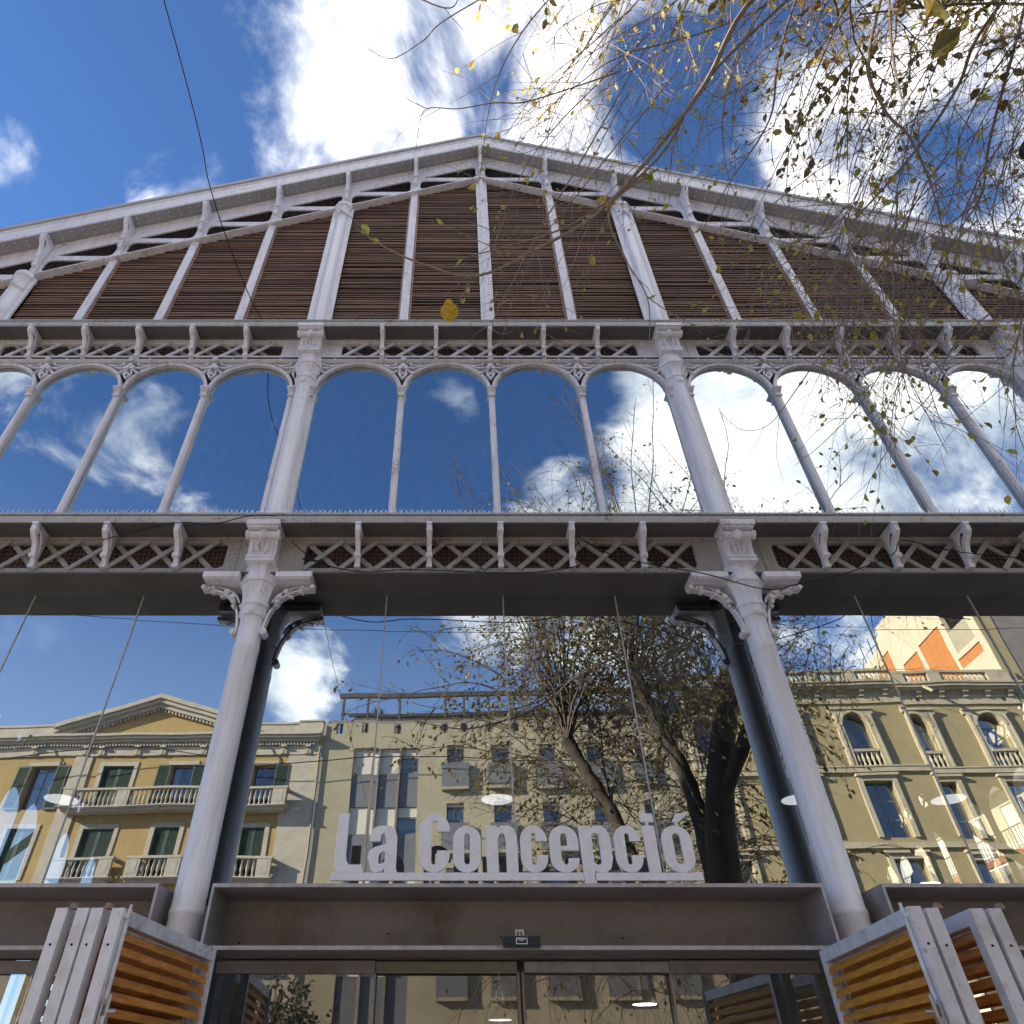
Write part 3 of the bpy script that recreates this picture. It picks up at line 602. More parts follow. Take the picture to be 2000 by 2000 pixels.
# raking chord, web, eave
def rake(poly_z0, poly_z1, s, xa=None, xb=None):
    e = XC + s * 12.5
    xa = XC if xa is None else xa; xb = e if xb is None else xb
    return [(xa, poly_z0(xa)), (xb, poly_z0(xb)), (xb, poly_z1(xb)), (xa, poly_z1(xa))]
for s in (-1, 1):
    e = XC + s * 12.5
    ch = hp('raking_chord', MB().plate([rake(lambda x: zch(x), lambda x: zch(x) + .02, s)], F - .11, F + .02).plate([rake(lambda x: zch(x) + .021, lambda x: zch(x) + .085, s)], F - .05, F - .03), 'paint')
    pts = sorted([p for p in PS if (p - XC) * s >= -1e-6], key=lambda p: abs(p - XC))
    holes = []
    for hi, lo in zip(pts[:-1], pts[1:]):
        zb = zch(lo) + .68; mb_, mt_ = .19, .38
        low_in, hi_in = lo - s * .09, hi + s * .09
        x_pt = XC + s * ((15.02 + mb_ - (zb - .065)) / SL)          # where the chord meets the bar
        x_p2 = XC + s * ((16.08 - mt_ - (zb + .065)) / SL)
        if zb - .05 - (zch(low_in) + mb_) > .12:
            holes.append(rnd([(low_in, zch(low_in) + mb_), (low_in, zb - .065), (x_pt, zb - .065)], .13, 6))
        if abs(x_p2 - hi_in) > .25:
            holes.append(rnd([(hi_in, zb + .065), (hi_in, zso(hi_in) - mt_), (x_p2, zb + .065)], .13, 6))
    b = MB().plate([rake(lambda x: zch(x) + .086, lambda x: zso(x) - .002, s)] + holes, F - .03, F - .005)
    web = hp('pierced_web', b, 'paint')
    hp('backing_board', MB().plate([rake(lambda x: zch(x) + .09, lambda x: zso(x) - .004, s)], F + .18, F + .2), 'redback', web)
    nb = MB(); k = 0
    while k * .06 < 12:
        x = XC + s * k * .06; nb.bar((x, F + .0, zch(x) + .1), (x + .02, F + .0, zso(x) - .02), .0014, .0014); k += 1
    for j in range(14):
        nb.bar((XC, F + .003, zch(XC) + .1 + j * .06), (e, F + .003, zch(e) + .1 + j * .06), .0014, .0014, (0, 0, 1))
    put('bird_net', nb.mesh('bird_net', M['net']), web, kind='stuff')
    for hi, lo in zip(pts[:-1], pts[1:]):
        zb = zch(lo) + .68
        n = 9
        for q in range(n):
            rv.dome((hi + (lo - hi) * (q + .5) / n, F - .03, zb), .012)
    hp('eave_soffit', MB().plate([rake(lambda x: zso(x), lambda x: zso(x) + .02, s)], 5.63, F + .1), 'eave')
    hp('eave_angle', MB().plate([rake(lambda x: zso(x) - .07, lambda x: zso(x) - .003, s)], F - .05, F - .031), 'paint')
    hp('fascia', MB().plate([rake(lambda x: zso(x) + .0, lambda x: zso(x) + .40, s)], 5.605, 5.628).plate([rake(lambda x: zso(x) + .30, lambda x: zso(x) + .315, s)], 5.597, 5.604), 'paint')
    hp('roof_edge', MB().plate([rake(lambda x: zso(x) + .402, lambda x: zso(x) + .48, s)], 5.575, 5.72), 'paint_dk')
    hp('roof', MB().plate([rake(lambda x: zso(x) + .10, lambda x: zso(x) + .38, s)], 5.73, 44.0), 'innerwood')
    L_ = 12.4; k = 0
    while k * .16 < L_:
        x = XC + s * (k * .16 + .08)
        rv.dome((x, 5.605, zso(x) + .035), .014); rv.dome((x, 5.67, zso(x)), .014, (0, 0, -1)); rv.dome((x, F - .12, zso(x)), .014, (0, 0, -1))
        rv.dome((x, F - .06, zch(x)), .016, (0, 0, -1)); rv.dome((x, F - .05, zso(x) - .024), .012); rv.dome((x, F - .05, zch(x) + .055), .012)
        k += 1
    for p in pts:
        if s == -1 and abs(p - XC) < .01: continue
        zt = zso(p) - .05
        hp('post_plate', MB().box(p - .042, p + .042, F - .056, F - .0425, zch(p) + .10, zso(p) - .06), 'paint', web)
        put('corbel', corb_r, web, T(p, F - .057, zso(p) - .035 - (0 if abs(p - XC) < .01 else .02)))
hp('ridge_cap', MB().plate([[(XC - .16, zso(XC) + .33), (XC, zso(XC) + .405), (XC + .16, zso(XC) + .33), (XC + .16, zso(XC) + .40), (XC, zso(XC) + .478), (XC - .16, zso(XC) + .40)]], 5.585, 5.596), 'paint')
put('rivets', rv.mesh('rivets', M['paint']), hall, kind='stuff')

# --- ground floor glazing, lintels, doors ------------------------------------
JO = [-9.3, -8.1, -6.9, -5.70, -4.531, -3.366, -2.12, -.752, .493, 1.697, 3.04, 4.278, 5.491, 6.70, 7.9, 9.1, 10.3]
rr = random.Random(8)
for a, b_ in zip(JO[:-1], JO[1:]):
    w = (b_ - a) / 2 - .005; cx = (a + b_) / 2
    pm = MB().add([(-w, 0, -1.45), (w, 0, -1.45), (w, 0, 1.45), (-w, 0, 1.45)], [(0, 1, 2, 3)])
    put('glass_pane', rawmesh(pm, 'glass_pane', M['glass1']), hall, T(cx, G, 4.25) @ Matrix.Rotation(R(rr.uniform(-.16, .16)), 4, 'X') @ Matrix.Rotation(R(rr.uniform(-.26, .26)), 4, 'Z'))
for x in JO[1:-1]:
    hp('glazing_joint', MB().box(x - .006, x + .006, G - .008, G + .01, 2.81, 5.69), 'joint')
LINT = [(-11.4, -7.01), (-6.66, -2.213), (-1.816, 2.716), (3.154, 7.58), (7.94, 12.3)]
for a, b_ in LINT:
    b = MB().box(a, b_, 5.66, 6.16, 2.778, 2.802).box(a, b_, 5.66, 6.16, 2.384, 2.408).box(a + .018, b_ - .018, 6.13, 6.15, 2.408, 2.778)
    b.box(a, a + .018, 5.66, 6.16, 2.408, 2.778).box(b_ - .018, b_, 5.66, 6.16, 2.408, 2.778)
    li = hp('lintel', b, 'steel')
    ed = MB().box(a, b_, 5.652, 5.6595, 2.778, 2.803).box(a, b_, 5.652, 5.6595, 2.383, 2.408).box(a, a + .018, 5.652, 5.6595, 2.408, 2.778).box(b_ - .018, b_, 5.652, 5.6595, 2.408, 2.778)
    hp('edge', ed, 'steel_edge', li)
    sc = MB(); rs = random.Random(int(a * 7))
    for q in range(5): sc.cyl((rs.uniform(a + .1, b_ - .1), 6.127, rs.uniform(2.44, 2.58)), (0, 1, 0), .008, .006, 6)
    hp('screws', sc, 'black', li, kind='stuff')
for x in (-6.84, -2.04, 2.96, 7.76):
    hp('infill_panel', MB().box(x - .14, x + .14, 6.10, 6.13, 0.13, 2.74), 'paint_dk')
for a, b_ in ((-6.55, -2.25), (-1.79, -.612), (1.586, 2.69), (3.2, 7.5)):
    hp('door_header', MB().box(a, b_, 6.06, 6.12, 2.292, 2.37), 'steel')
hp('door_track', MB().box(-.61, .448, 6.10, 6.15, 2.312, 2.368).box(-.61, .448, 6.09, 6.105, 2.296, 2.308), 'brass')
hp('door_track', MB().box(.504, 1.584, 6.08, 6.13, 2.30, 2.366), 'steel_edge')
for a, b_, y in ((-6.5, -4.4, 6.13), (-4.4, -2.3, 6.13), (-1.78, -.615, 6.10), (-.75, .445, 6.17), (.505, 1.60, 6.17), (1.586, 2.68, 6.10), (3.25, 5.3, 6.13), (5.3, 7.4, 6.13)):
    pm = MB().add([(a, y, .14), (b_, y, .14), (b_, y, 2.30), (a, y, 2.30)], [(0, 1, 2, 3)])
    put('door_pane', rawmesh(pm, 'door_pane', M['glassd']), hall)
for x in (.447, .482):
    hp('door_stile', MB().box(x, x + .021, 6.13, 6.19, .14, 2.31), 'brass')
for x in (-.612, 1.584):
    hp('door_stile', MB().box(x, x + .008, 6.09, 6.12, .14, 2.30), 'joint')

# ------------------------------------------------------------------ hall interior
hp('floor_slab', MB().box(-11.5, 12.4, 6.25, 44, .0, .14), 'greyblock')
hp('rear_wall', MB().plate([[(-11.6, .1), (12.5, .1), (12.5, 10.2), (XC, 16.0), (-11.6, 10.2)]], 24.4, 24.7), 'inner')
hp('gallery_ceiling', MB().box(-11.6, 12.5, G + .03, 7.6, 6.22, 6.30), 'innerwood')
hp('upper_lining', MB().box(-11.6, 12.5, 7.61, 7.68, 6.2, 11.2), 'dark')
for s, px, sl_ in ((-1, -7.6, -.107), (1, 9.0, .145)):
    def wx(y): return px + sl_ * y
    ys, ye = 6.4, 24.3; n = 27; wl_ = 1.08
    Lw = math.hypot(ye - ys, wx(ye) - wx(ys)); ang = math.atan2(ye - ys, wx(ye) - wx(ys))
    base = T(wx(ys), ys, 0) @ Matrix.Rotation(ang, 4, 'Z')
    holes = []; bars = MB()
    for k in range(int(Lw / wl_)):
        x = k * wl_ + .1; pier = (k % 5 == 4)
        if pier: continue
        cx = x + wl_ / 2; r = wl_ / 2 - .055
        holes.append([(cx - r, 2.1), (cx + r, 2.1)] + arc(cx, 6.0, r, 0, 180, 12))
        if k % 5 < 2: holes.append([(x + .06, 6.98), (x + wl_ - .06, 6.98), (x + wl_ - .06, 7.32), (x + .06, 7.32)])
        for q in range(3):
            xx = x + q * wl_ / 3
            bars.bar((xx, 0, 6.96), (xx + wl_ / 3, 0, 7.34), .05, .03); bars.bar((xx + wl_ / 3, .03, 6.96), (xx, .03, 7.34), .05, .02)
        for t in (.12, .5, .88):
            holes.append([(x + wl_ * t - .05 if t == .5 else x + wl_ * t - .04, 6.66), (x + wl_ * t + .04, 6.66), (x + wl_ * t, 6.80)])
    holes = [h for h in holes]
    sw = put('side_wall', MB().plate([[(0, 0), (Lw, 0), (Lw, zso(wx(ye)) + .08), (0, zso(wx(ys)) + .08)]] + holes, -.04, .04).mesh('side_wall', M['inner']), hall, base)
    put('lattice_bars', bars.mesh('lattice_bars', M['inner']), sw, base, kind='stuff')
    br = MB()
    for k in range(5):
        x = 1.5 + k * 5.4; br.bar((x, -.1, 4.0), (x + 3.6, -.1, 6.6), .16, .1); br.box(x - .3, x - .1, -.3, -.06, 0, 8.6)
    put('brace', br.mesh('brace', M['inner']), sw, base, kind='stuff')

# pendant lamps hanging inside
bell = MB().lathe([(.29, 0), (.285, .03), (.25, .16), (.19, .25), (.15, .28), (.15, .285)], 28)
bell.lathe([(.135, .29), (.135, .56)], 20)
for k in range(16):
    an = k * math.pi / 8; bell.box(.138 * math.cos(an) - .01, .138 * math.cos(an) + .01, .138 * math.sin(an) - .01, .138 * math.sin(an) + .01, .29, .56)
bell_m = bell.tube([(0, 0, .56), (0, 0, 3.2)], .008, 6).mesh('lamp_shade', M['lampmetal'], True)
disc = MB().lathe([(.02, .012), (.275, .012), (.275, .02), (.02, .02)], 28)
disc_m, disc_h = disc.mesh('diffuser', M['lampdisc']), disc.mesh('diffuser', M['lamphot'])
LAMPS = [((-6.84, 12.2, 5.5), 0, 'white-faced pendant lamp behind the glass beside the left grey column'), ((.70, 12.2, 5.5), 0, 'white-faced pendant lamp hanging behind the glass above the sign letters'),
         ((8.5, 12.2, 5.5), 0, 'white-faced pendant lamp behind the glass at the right of the photo'), ((10.3, 16.7, 5.12), 1, 'brightly lit pendant lamp just above the right hand steel lintel'),
         ((4.49, 20.06, 3.27), 1, 'brightly lit pendant lamp seen through the right half of the glass doors'), ((1.02, 20.06, 2.97), 0, 'pendant lamp seen low through the glass doors beside the central post'),
         ((5.9, 12.2, 5.5), 0, 'dim pendant lamp half hidden behind the right grey column')]
for p, hot, lab in LAMPS:
    e = empty('pendant_lamp', T(*p), lab, 'lamp', 'pendant lamps in the hall')
    put('lamp_shade', bell_m, e, T(*p)); put('diffuser', disc_h if hot else disc_m, e, T(p[0], p[1], p[2] - .02))

# ================================================================== sign letters
sign = empty('market_sign', T(.46, 5.72, 2.80), 'pale grey cut-out letters reading La Concepció standing on the steel lintel', 'sign')
YB0, YB1 = 5.700, 5.728
BZ, XZ, CZ = 2.887, 3.222, 3.314
def stad(cx, z0, z1, w, n=10):          # tall rounded outline, ccw from right-bottom
    hw = w / 2; r = hw; k = min(.62 * (z1 - z0) / 2, r * 1.05)
    top = [(cx + hw * math.cos(R(a)), z1 - k + k * math.sin(R(a))) for a in [180 * i / (2 * n) for i in range(2 * n + 1)]]
    bot = [(cx + hw * math.cos(R(a)), z0 + k + k * math.sin(R(a))) for a in [180 + 180 * i / (2 * n) for i in range(2 * n + 1)]]
    return top + bot
def glyph_o(x0, x1, z0, z1, st=.086):
    c = (x0 + x1) / 2; return [[stad(c, z0, z1, x1 - x0), stad(c, z0 + .055, z1 - .055, x1 - x0 - 2 * st)[::-1]]]
def glyph_c(x0, x1, z0, z1, st=.086, gap=(.36, .66)):
    c = (x0 + x1) / 2; o = stad(c, z0, z1, x1 - x0); i = stad(c, z0 + .055, z1 - .055, x1 - x0 - 2 * st); H_ = z1 - z0
    g0, g1 = z0 + gap[0] * H_, z0 + gap[1] * H_
    oo = [p for p in o if not (p[0] > c and g0 < p[1] < g1)]; k = 0
    # outer: from upper terminal over the top, down the left, to the lower terminal
    up = [p for p in o[:len(o) // 2]]; lo = [p for p in o[len(o) // 2:]]
    ui = [p for p in i[:len(i) // 2]]; li = [p for p in i[len(i) // 2:]]
    outer = [(x1, g1)] + up + lo + [(x1, g0)]
    inner = [(x1 - st, g0)] + li[::-1] + ui[::-1] + [(x1 - st, g1)]
    return [[outer + inner]]
def glyph_e(x0, x1, z0, z1, st=.086):
    c = (x0 + x1) / 2; o = stad(c, z0, z1, x1 - x0); i = stad(c, z0 + .055, z1 - .055, x1 - x0 - 2 * st); H_ = z1 - z0
    zb0, zb1, gl = z0 + .46 * H_, z0 + .56 * H_, z0 + .30 * H_
    up, lo = o[:len(o) // 2], o[len(o) // 2:]; ui, li = i[:len(i) // 2], i[len(i) // 2:]
    outer = [(x1, zb0)] + up + lo + [(x1, gl)] + [(x1 - st, gl)] + li[::-1] + [(x0 + st, zb0)]
    hole = [(x1 - st, zb1)] + ui + [(x0 + st, zb1)]
    return [[outer, hole[::-1]]]
def glyph_n(x0, x1, z0, z1, st=.088):
    ar = [(x1 - (x1 - x0 - st) * .0, z1 - .07)]
    return [[[(x0, z0), (x0 + st, z0), (x0 + st, z1 - .10), (x0 + st + .015, z1 - .062), (x0 + st + .04, z1 - .055), (x1 - st - .01, z1 - .065), (x1 - st, z1 - .10), (x1 - st, z0), (x1, z0), (x1, z1 - .075), (x1 - .02, z1 - .025), (x1 - .055, z1), (x0 + st + .035, z1 + .002), (x0 + st - .002, z1 - .02), (x0 + st - .004, z1), (x0 - .008, z1)]]]
def glyph_p(x0, x1, z0, z1, zd, st=.088):
    out = [(x0, zd), (x0 + st, zd), (x0 + st, z0 + .01), (x0 + st + .04, z0), (x1 - .06, z0), (x1 - .02, z0 + .03), (x1, z0 + .09), (x1, z1 - .09), (x1 - .02, z1 - .03), (x1 - .06, z1), (x0 + st + .03, z1), (x0 + st - .004, z1 - .018), (x0 + st - .006, z1), (x0 - .008, z1)]
    hole = rnd([(x0 + st, z0 + .055), (x1 - st, z0 + .055), (x1 - st, z1 - .055), (x0 + st, z1 - .055)], .03)
    return [[out, hole[::-1]]]
def glyph_a(x0, x1, z0, z1, st=.088):
    H_ = z1 - z0
    out = [(x1 - st, z0 + .0), (x1 + .012, z0), (x1, z0 + .03), (x1, z1 - .08), (x1 - .02, z1 - .028), (x1 - .06, z1), (x0 + .075, z1), (x0 + .03, z1 - .025), (x0 + .012, z1 - .075), (x0 + .01, z1 - .115), (x0 + st + .006, z1 - .115), (x0 + st + .012, z1 - .065), (x0 + st + .03, z1 - .052), (x1 - st - .012, z1 - .06), (x1 - st, z1 - .09), (x1 - st, z0 + .60 * H_), (x0 + .05, z0 + .53 * H_), (x0 + .012, z0 + .44 * H_), (x0, z0 + .30 * H_), (x0 + .008, z0 + .10), (x0 + .035, z0 + .015), (x0 + .06, z0), (x1 - st - .02, z0 + .008), (x1 - st, z0 + .03)]
    hole = rnd([(x0 + st, z0 + .055), (x1 - st, z0 + .07), (x1 - st, z0 + .47 * H_), (x0 + st, z0 + .40 * H_)], .025)
    return [[out, hole[::-1]]]
def glyph_L(x0, x1, z0, z1, st=.085):
    return [[[(x0 + .035, z0), (x1, z0), (x1 - .01, z0 + .055), (x0 + st + .03, z0 + .055), (x0 + st + .008, z0 + .085), (x0 + st, z0 + .13), (x0 + st, z1), (x0, z1), (x0, z0 + .10), (x0 + .008, z0 + .045)]]]
def glyph_i(x0, x1, z0, z1):
    return [[[(x0, z0), (x1, z0), (x1, z1), (x0 - .006, z1)]], [[(x0 - .01, z1 + .028), (x1 + .004, z1 + .028), (x1 + .004, CZ), (x0 - .012, CZ)]], [[(x0 + .03, z1 + .0005), (x0 + .05, z1 + .0005), (x0 + .05, z1 + .0275), (x0 + .03, z1 + .0275)]]]
GL = [('letter_capital_l', glyph_L(-.94, -.715, BZ, CZ)), ('letter_a', glyph_a(-.69, -.465, BZ, XZ)), ('letter_capital_c', glyph_c(-.295, -.055, BZ, CZ, .098, (.36, .68))),
      ('letter_o', glyph_o(-.03, .185, BZ, XZ)), ('letter_n', glyph_n(.23, .468, BZ, XZ)), ('letter_c', glyph_c(.492, .70, BZ, XZ)), ('letter_e', glyph_e(.718, .942, BZ, XZ)),
      ('letter_p', glyph_p(.962, 1.195, BZ, XZ, 2.803)), ('letter_c', glyph_c(1.222, 1.43, BZ, XZ)), ('letter_i', glyph_i(1.462, 1.552, BZ, XZ)),
      ('letter_o_acute', glyph_o(1.595, 1.828, BZ, XZ) + [[[(1.70, XZ + .03), (1.76, XZ + .03), (1.835, CZ), (1.745, CZ)]], [[(1.722, XZ + .001), (1.738, XZ + .001), (1.745, XZ + .029), (1.728, XZ + .029)]]])]
for nm, polys in GL:
    b = MB()
    for loops in polys: b.plate(loops, YB0, YB1)
    ob(nm, b, 'letter', sign)
ob('base_bar', MB().box(-.955, .958, YB0, YB1, 2.833, BZ - .0005), 'letter', sign); ob('base_bar', MB().box(1.044, 1.86, YB0, YB1, 2.833, BZ - .0005), 'letter', sign)
for x in (-.86, -.2, .62, 1.15, 1.72): ob('strut', MB().box(x - .008, x + .008, YB0 + .005, YB1 - .005, 2.802, 2.8328), 'metal', sign)

# ================================================================== door sensor
sen = empty('door_sensor', T(.455, 5.6, 2.39), 'black box-shaped door sensor on the lower flange of the steel lintel', 'sensor')
ob('housing', MB().plate([rnd([(5.575, 2.392), (5.648, 2.392), (5.648, 2.46), (5.592, 2.46)], .008)], .325, .585, 'X'), 'sensor', sen)
ob('mount', MB().box(.415, .427, 5.64, 5.646, 2.46, 2.505).box(.466, .478, 5.64, 5.646, 2.46, 2.505).box(.4272, .4658, 5.64, 5.646, 2.49, 2.505).box(.441, .452, 5.641, 5.647, 2.461, 2.4895), 'metal', sen)
tx = MB().box(.413, .419, 5.571, 5.574, 2.405, 2.443).box(.487, .493, 5.571, 5.574, 2.405, 2.443).box(.4195, .4865, 5.571, 5.574, 2.438, 2.443).box(.4195, .4865, 5.571, 5.574, 2.405, 2.410)
for k in range(9): tx.box(.428 + k * .0055, .4315 + k * .0055, 5.571, 5.574, 2.430 - (k % 2) * .001, 2.4345)
for k in range(5): tx.box(.437 + k * .0065, .4415 + k * .0065, 5.571, 5.574, 2.423, 2.427)
ob('printed_mark', tx, 'white', sen)

# ================================================================== folding shutters
def leaf_parts(root, p_near, p_far, slatmat, hinge_side, knob=False, bolt=False, top=2.375, face=None):
    face = face or hinge_side
    pn, pf = Vector(p_near), Vector(p_far); d = (pf - pn); L_ = d.length; ang = math.atan2(d.y, d.x)
    Mx = T(pn.x, pn.y, 0) @ Matrix.Rotation(ang, 4, 'Z')         # local x along the leaf, y thickness
    th = .033
    fr = MB().box(0, .075, -th, th, .14, top).box(L_ - .05, L_, -th, th, .14, top).box(.0752, L_ - .0502, -th, th, top - .07, top).box(.0752, L_ - .0502, -th, th, .14, .22)
    lf = put('shutter_leaf', fr.mesh('shutter_leaf', M['shut']), root, Mx)
    f0, f1 = face * .024, face * .008
    sm = MB().hexa([(.0755, f0, -.020), (L_ - .0505, f0, -.020), (L_ - .0505, f1, -.014), (.0755, f1, -.014), (.0755, f0 - face * .010, .018), (L_ - .0505, f0 - face * .010, .018), (L_ - .0505, f1 - face * .010, .024), (.0755, f1 - face * .010, .024)]).mesh('slat', M[slatmat])
    z = top - .115; rs = random.Random(int(pn.x * 100))
    while z > .26:
        put('slat', sm, lf, Mx @ T(0, 0, z) @ Matrix.Rotation(R(rs.uniform(-.15, .15)), 4, 'Y')); z -= .066
    put('screw', MB().cyl((-.002, 0, 0), (1, 0, 0), .006, .006, 8).mesh('screw', M['black']), lf, Mx @ T(0, .0, top - .17))
    if knob:
        put('hinge', MB().cyl((.03, 0, .006), (0, 0, 1), .024, .012, 14).cyl((.03, 0, .019), (0, 0, 1), .02, .012, 14).mesh('hinge', M['rust']), lf, Mx @ T(0, hinge_side * .047, top))
    if bolt:
        y = hinge_side * (th + .012)
        put('drop_rod', MB().tube([(.045, 0, -.42), (.045, 0, .0)], .0115, 10).box(.027, .063, -.012, .012, -.045, -.02).cyl((.045, 0, .012), (0, 0, 1), .008, .024, 8).mesh('drop_rod', M['shut']), lf, Mx @ T(0, y, top))
        put('bolt', MB().box(.028, .062, -.006, .03, -.55, -.47).cyl((.045, .02, -.43), (0, 0, 1), .009, .10, 8).cyl((.045, .045, -.45), (0, 1, 0), .008, .05, 8).box(.02, .07, -.004, .006, -.60, -.40).mesh('bolt', M['metal']), lf, Mx @ T(0, y, top) @ Matrix.Scale(hinge_side, 4, (0, 1, 0)))
    return lf
shL = empty('folding_shutter', T(-1.95, 4.9, .13), 'folded grey shutter with orange slats at the left grey column', 'shutter', 'folding slatted shutters at the entrance')
leaf_parts(shL, (-1.832, 4.2), (-1.705, 5.60), 'orange', -1, False, True)
leaf_parts(shL, (-1.945, 4.2), (-1.815, 5.60), 'orange', -1, True)
leaf_parts(shL, (-2.022, 4.2), (-1.895, 5.60), 'orange', -1)
leaf_parts(shL, (-2.135, 4.2), (-2.00, 5.60), 'orange', -1, True)
shR = empty('folding_shutter', T(2.5, 4.9, .13), 'folded grey shutter with amber slats at the right grey column', 'shutter', 'folding slatted shutters at the entrance')
leaf_parts(shR, (2.418, 4.1), (2.552, 5.60), 'amber', 1, False, True, 2.365)
leaf_parts(shR, (2.520, 4.12), (2.65, 5.60), 'amber', -1, True, False, 2.36, 1)
shR2 = empty('folding_shutter', T(2.8, 4.9, .13), 'folded grey shutter with shaded brown slats at the right edge of the photo', 'shutter', 'folding slatted shutters at the entrance')
leaf_parts(shR2, (2.762, 4.13), (2.90, 5.60), 'orange', 1, False, False, 2.36)
leaf_parts(shR2, (2.858, 4.13), (3.0, 5.60), 'orange', -1, True, False, 2.36, 1)

# ================================================================== cables
def cable(name, pts, r, label, n=6, mat_='black'):
    P_ = [Vector(p) for p in pts]; out = []
    for i in range(len(P_) - 1):
        p0, p1, p2, p3 = P_[max(i - 1, 0)], P_[i], P_[i + 1], P_[min(i + 2, len(P_) - 1)]
        for k in range(8):
            t = k / 8; out.append(.5 * ((2 * p1) + (p2 - p0) * t + (2 * p0 - 5 * p1 + 4 * p2 - p3) * t * t + (3 * p1 - p0 - 3 * p2 + p3) * t ** 3))
    out.append(P_[-1])
    return ob(name, MB().tube(out, r, n), mat_, label=label, cat='cable')
cable('street_cable', [(-4.2, -22.6, 12.6), (-3.5, -8, 10.95), (-3.15, 2, 10.55), (-3.18, 4.0, 10.5), (-2.95, 5.1, 10.15), (-2.75, 5.60, 9.93)], .007, 'thin dark cable crossing the blue sky to the upper cornice')
cable('facade_cable', [(-3.64, 5.50, 5.93), (-3.1, 5.5, 6.12), (-2.87, 5.5, 6.168), (-2.556, 5.5, 6.14), (-2.186, 5.49, 6.245), (-1.907, 5.49, 6.245)], .0055, 'black cable looping over the left console of the lower cornice')
cable('facade_cable', [(-1.754, 5.7, 6.07), (-1.436, 5.7, 5.80), (-.985, 5.69, 5.668), (-.552, 5.7, 5.70), (-.065, 5.7, 5.685), (.476, 5.7, 5.655), (.965, 5.7, 5.69), (1.305, 5.7, 5.80), (1.24, 5.6, 6.07)], .0055, 'black cable sagging along the lattice girder over the sign')
cable('facade_cable', [(1.24, 5.6, 6.07), (1.615, 5.6, 5.80), (2.077, 5.6, 5.67), (2.482, 5.58, 5.562), (3.0, 5.55, 5.36), (3.342, 5.58, 5.434), (3.926, 5.6, 5.594), (4.434, 5.57, 5.793), (4.629, 5.57, 5.98), (5.116, 5.6, 5.861), (5.9, 5.6, 5.76)], .0055, 'black cable drooping across the right console and girder')
cable('facade_cable', [(-1.62, 5.78, 5.90), (-1.50, 5.72, 5.83), (-1.40, 5.75, 5.84)], .010, 'short black cable end beside the left console', 8)
cable('span_wire', [(-40, -9, 17.2), (-15, -9.4, 15.2), (0, -9.5, 14.6), (30, -9.5, 14.9)], .012, 'thin dark wire strung along the street opposite the market', 5)
cable('house_cable', [(-25, -23.0, 14.7), (-17, -22.85, 15.5), (-10, -22.5, 14.6), (-4, -22.2, 14.9), (4, -21.7, 14.55), (14, -21.2, 14.2)], .025, 'thick black cable slung along the fronts of the houses opposite', 6)

# ================================================================== houses across the street
PHI = math.atan(.054)
MBL = T(0, 2 * G - 35.0, 0) @ Matrix.Rotation(PHI, 4, 'Z')     # local x along the house fronts, y towards the market
def hb(name, mb, m, parent, smooth=False, **k): return put(name, mb.mesh(name, M[m], smooth), parent, MBL, **k)
def rect(x0, x1, z0, z1): return [(x0, z0), (x1, z0), (x1, z1), (x0, z1)]
balu = MB().lathe([(.06, 0), (.06, .06), (.035, .10), (.075, .24), (.07, .30), (.03, .46), (.04, .50), (.055, .52), (.055, .58)], 8).mesh('baluster', M['stone'], True)
balo = MB().lathe([(.06, 0), (.06, .06), (.04, .10), (.085, .24), (.08, .30), (.035, .44), (.055, .48), (.055, .52)], 8).mesh('baluster', M['ostone'], True)
WR = random.Random(44)
def window(parent, x0, x1, z0, z1, frame='wframe', cols=2, rows=2, arched=False, depth=.28):
    w = hb('window', MB().box(x0, x0 + .06, -depth - .05, -depth + .03, z0, z1).box(x1 - .06, x1, -depth - .05, -depth + .03, z0, z1).box(x0 + .0605, x1 - .0605, -depth - .05, -depth + .03, z0, z0 + .07).box(x0 + .0605, x1 - .0605, -depth - .05, -depth + .03, z1 - .07, z1), frame, parent)
    bars = MB()
    for k in range(1, cols):
        x = x0 + (x1 - x0) * k / cols; bars.box(x - .035, x + .035, -depth - .03, -depth + .02, z0 + .0705, z1 - .0705)
    for k in range(1, rows):
        z = z0 + (z1 - z0) * k / rows + (.1 if rows == 2 else 0); bars.box(x0 + .0605, x1 - .0605, -depth - .028, -depth + .012, z - .025, z + .025)
    if bars.v: put('glazing_bars', bars.mesh('glazing_bars', M[frame]), w, MBL)
    pm = MB().add([(x0, -depth, z0), (x1, -depth, z0), (x1, -depth, z1), (x0, -depth, z1)], [(0, 1, 2, 3)])
    put('pane', rawmesh(pm, 'pane', M['pane']), w, MBL)
    q = WR.random(); zc = z0 + (z1 - z0) * WR.choice((0, 0, .35, .55))
    if q < .6:
        xm_ = (x0 + x1) / 2
        if q < .3: put('curtain', MB().box(x0, x0 + (x1 - x0) * WR.uniform(.25, .5), -depth - .16, -depth - .14, z0, z1).mesh('curtain', M['curtain']), w, MBL)
        else: put('blind', MB().box(x0, x1, -depth - .16, -depth - .14, zc, z1).mesh('blind', M['curtain']), w, MBL)
    return w
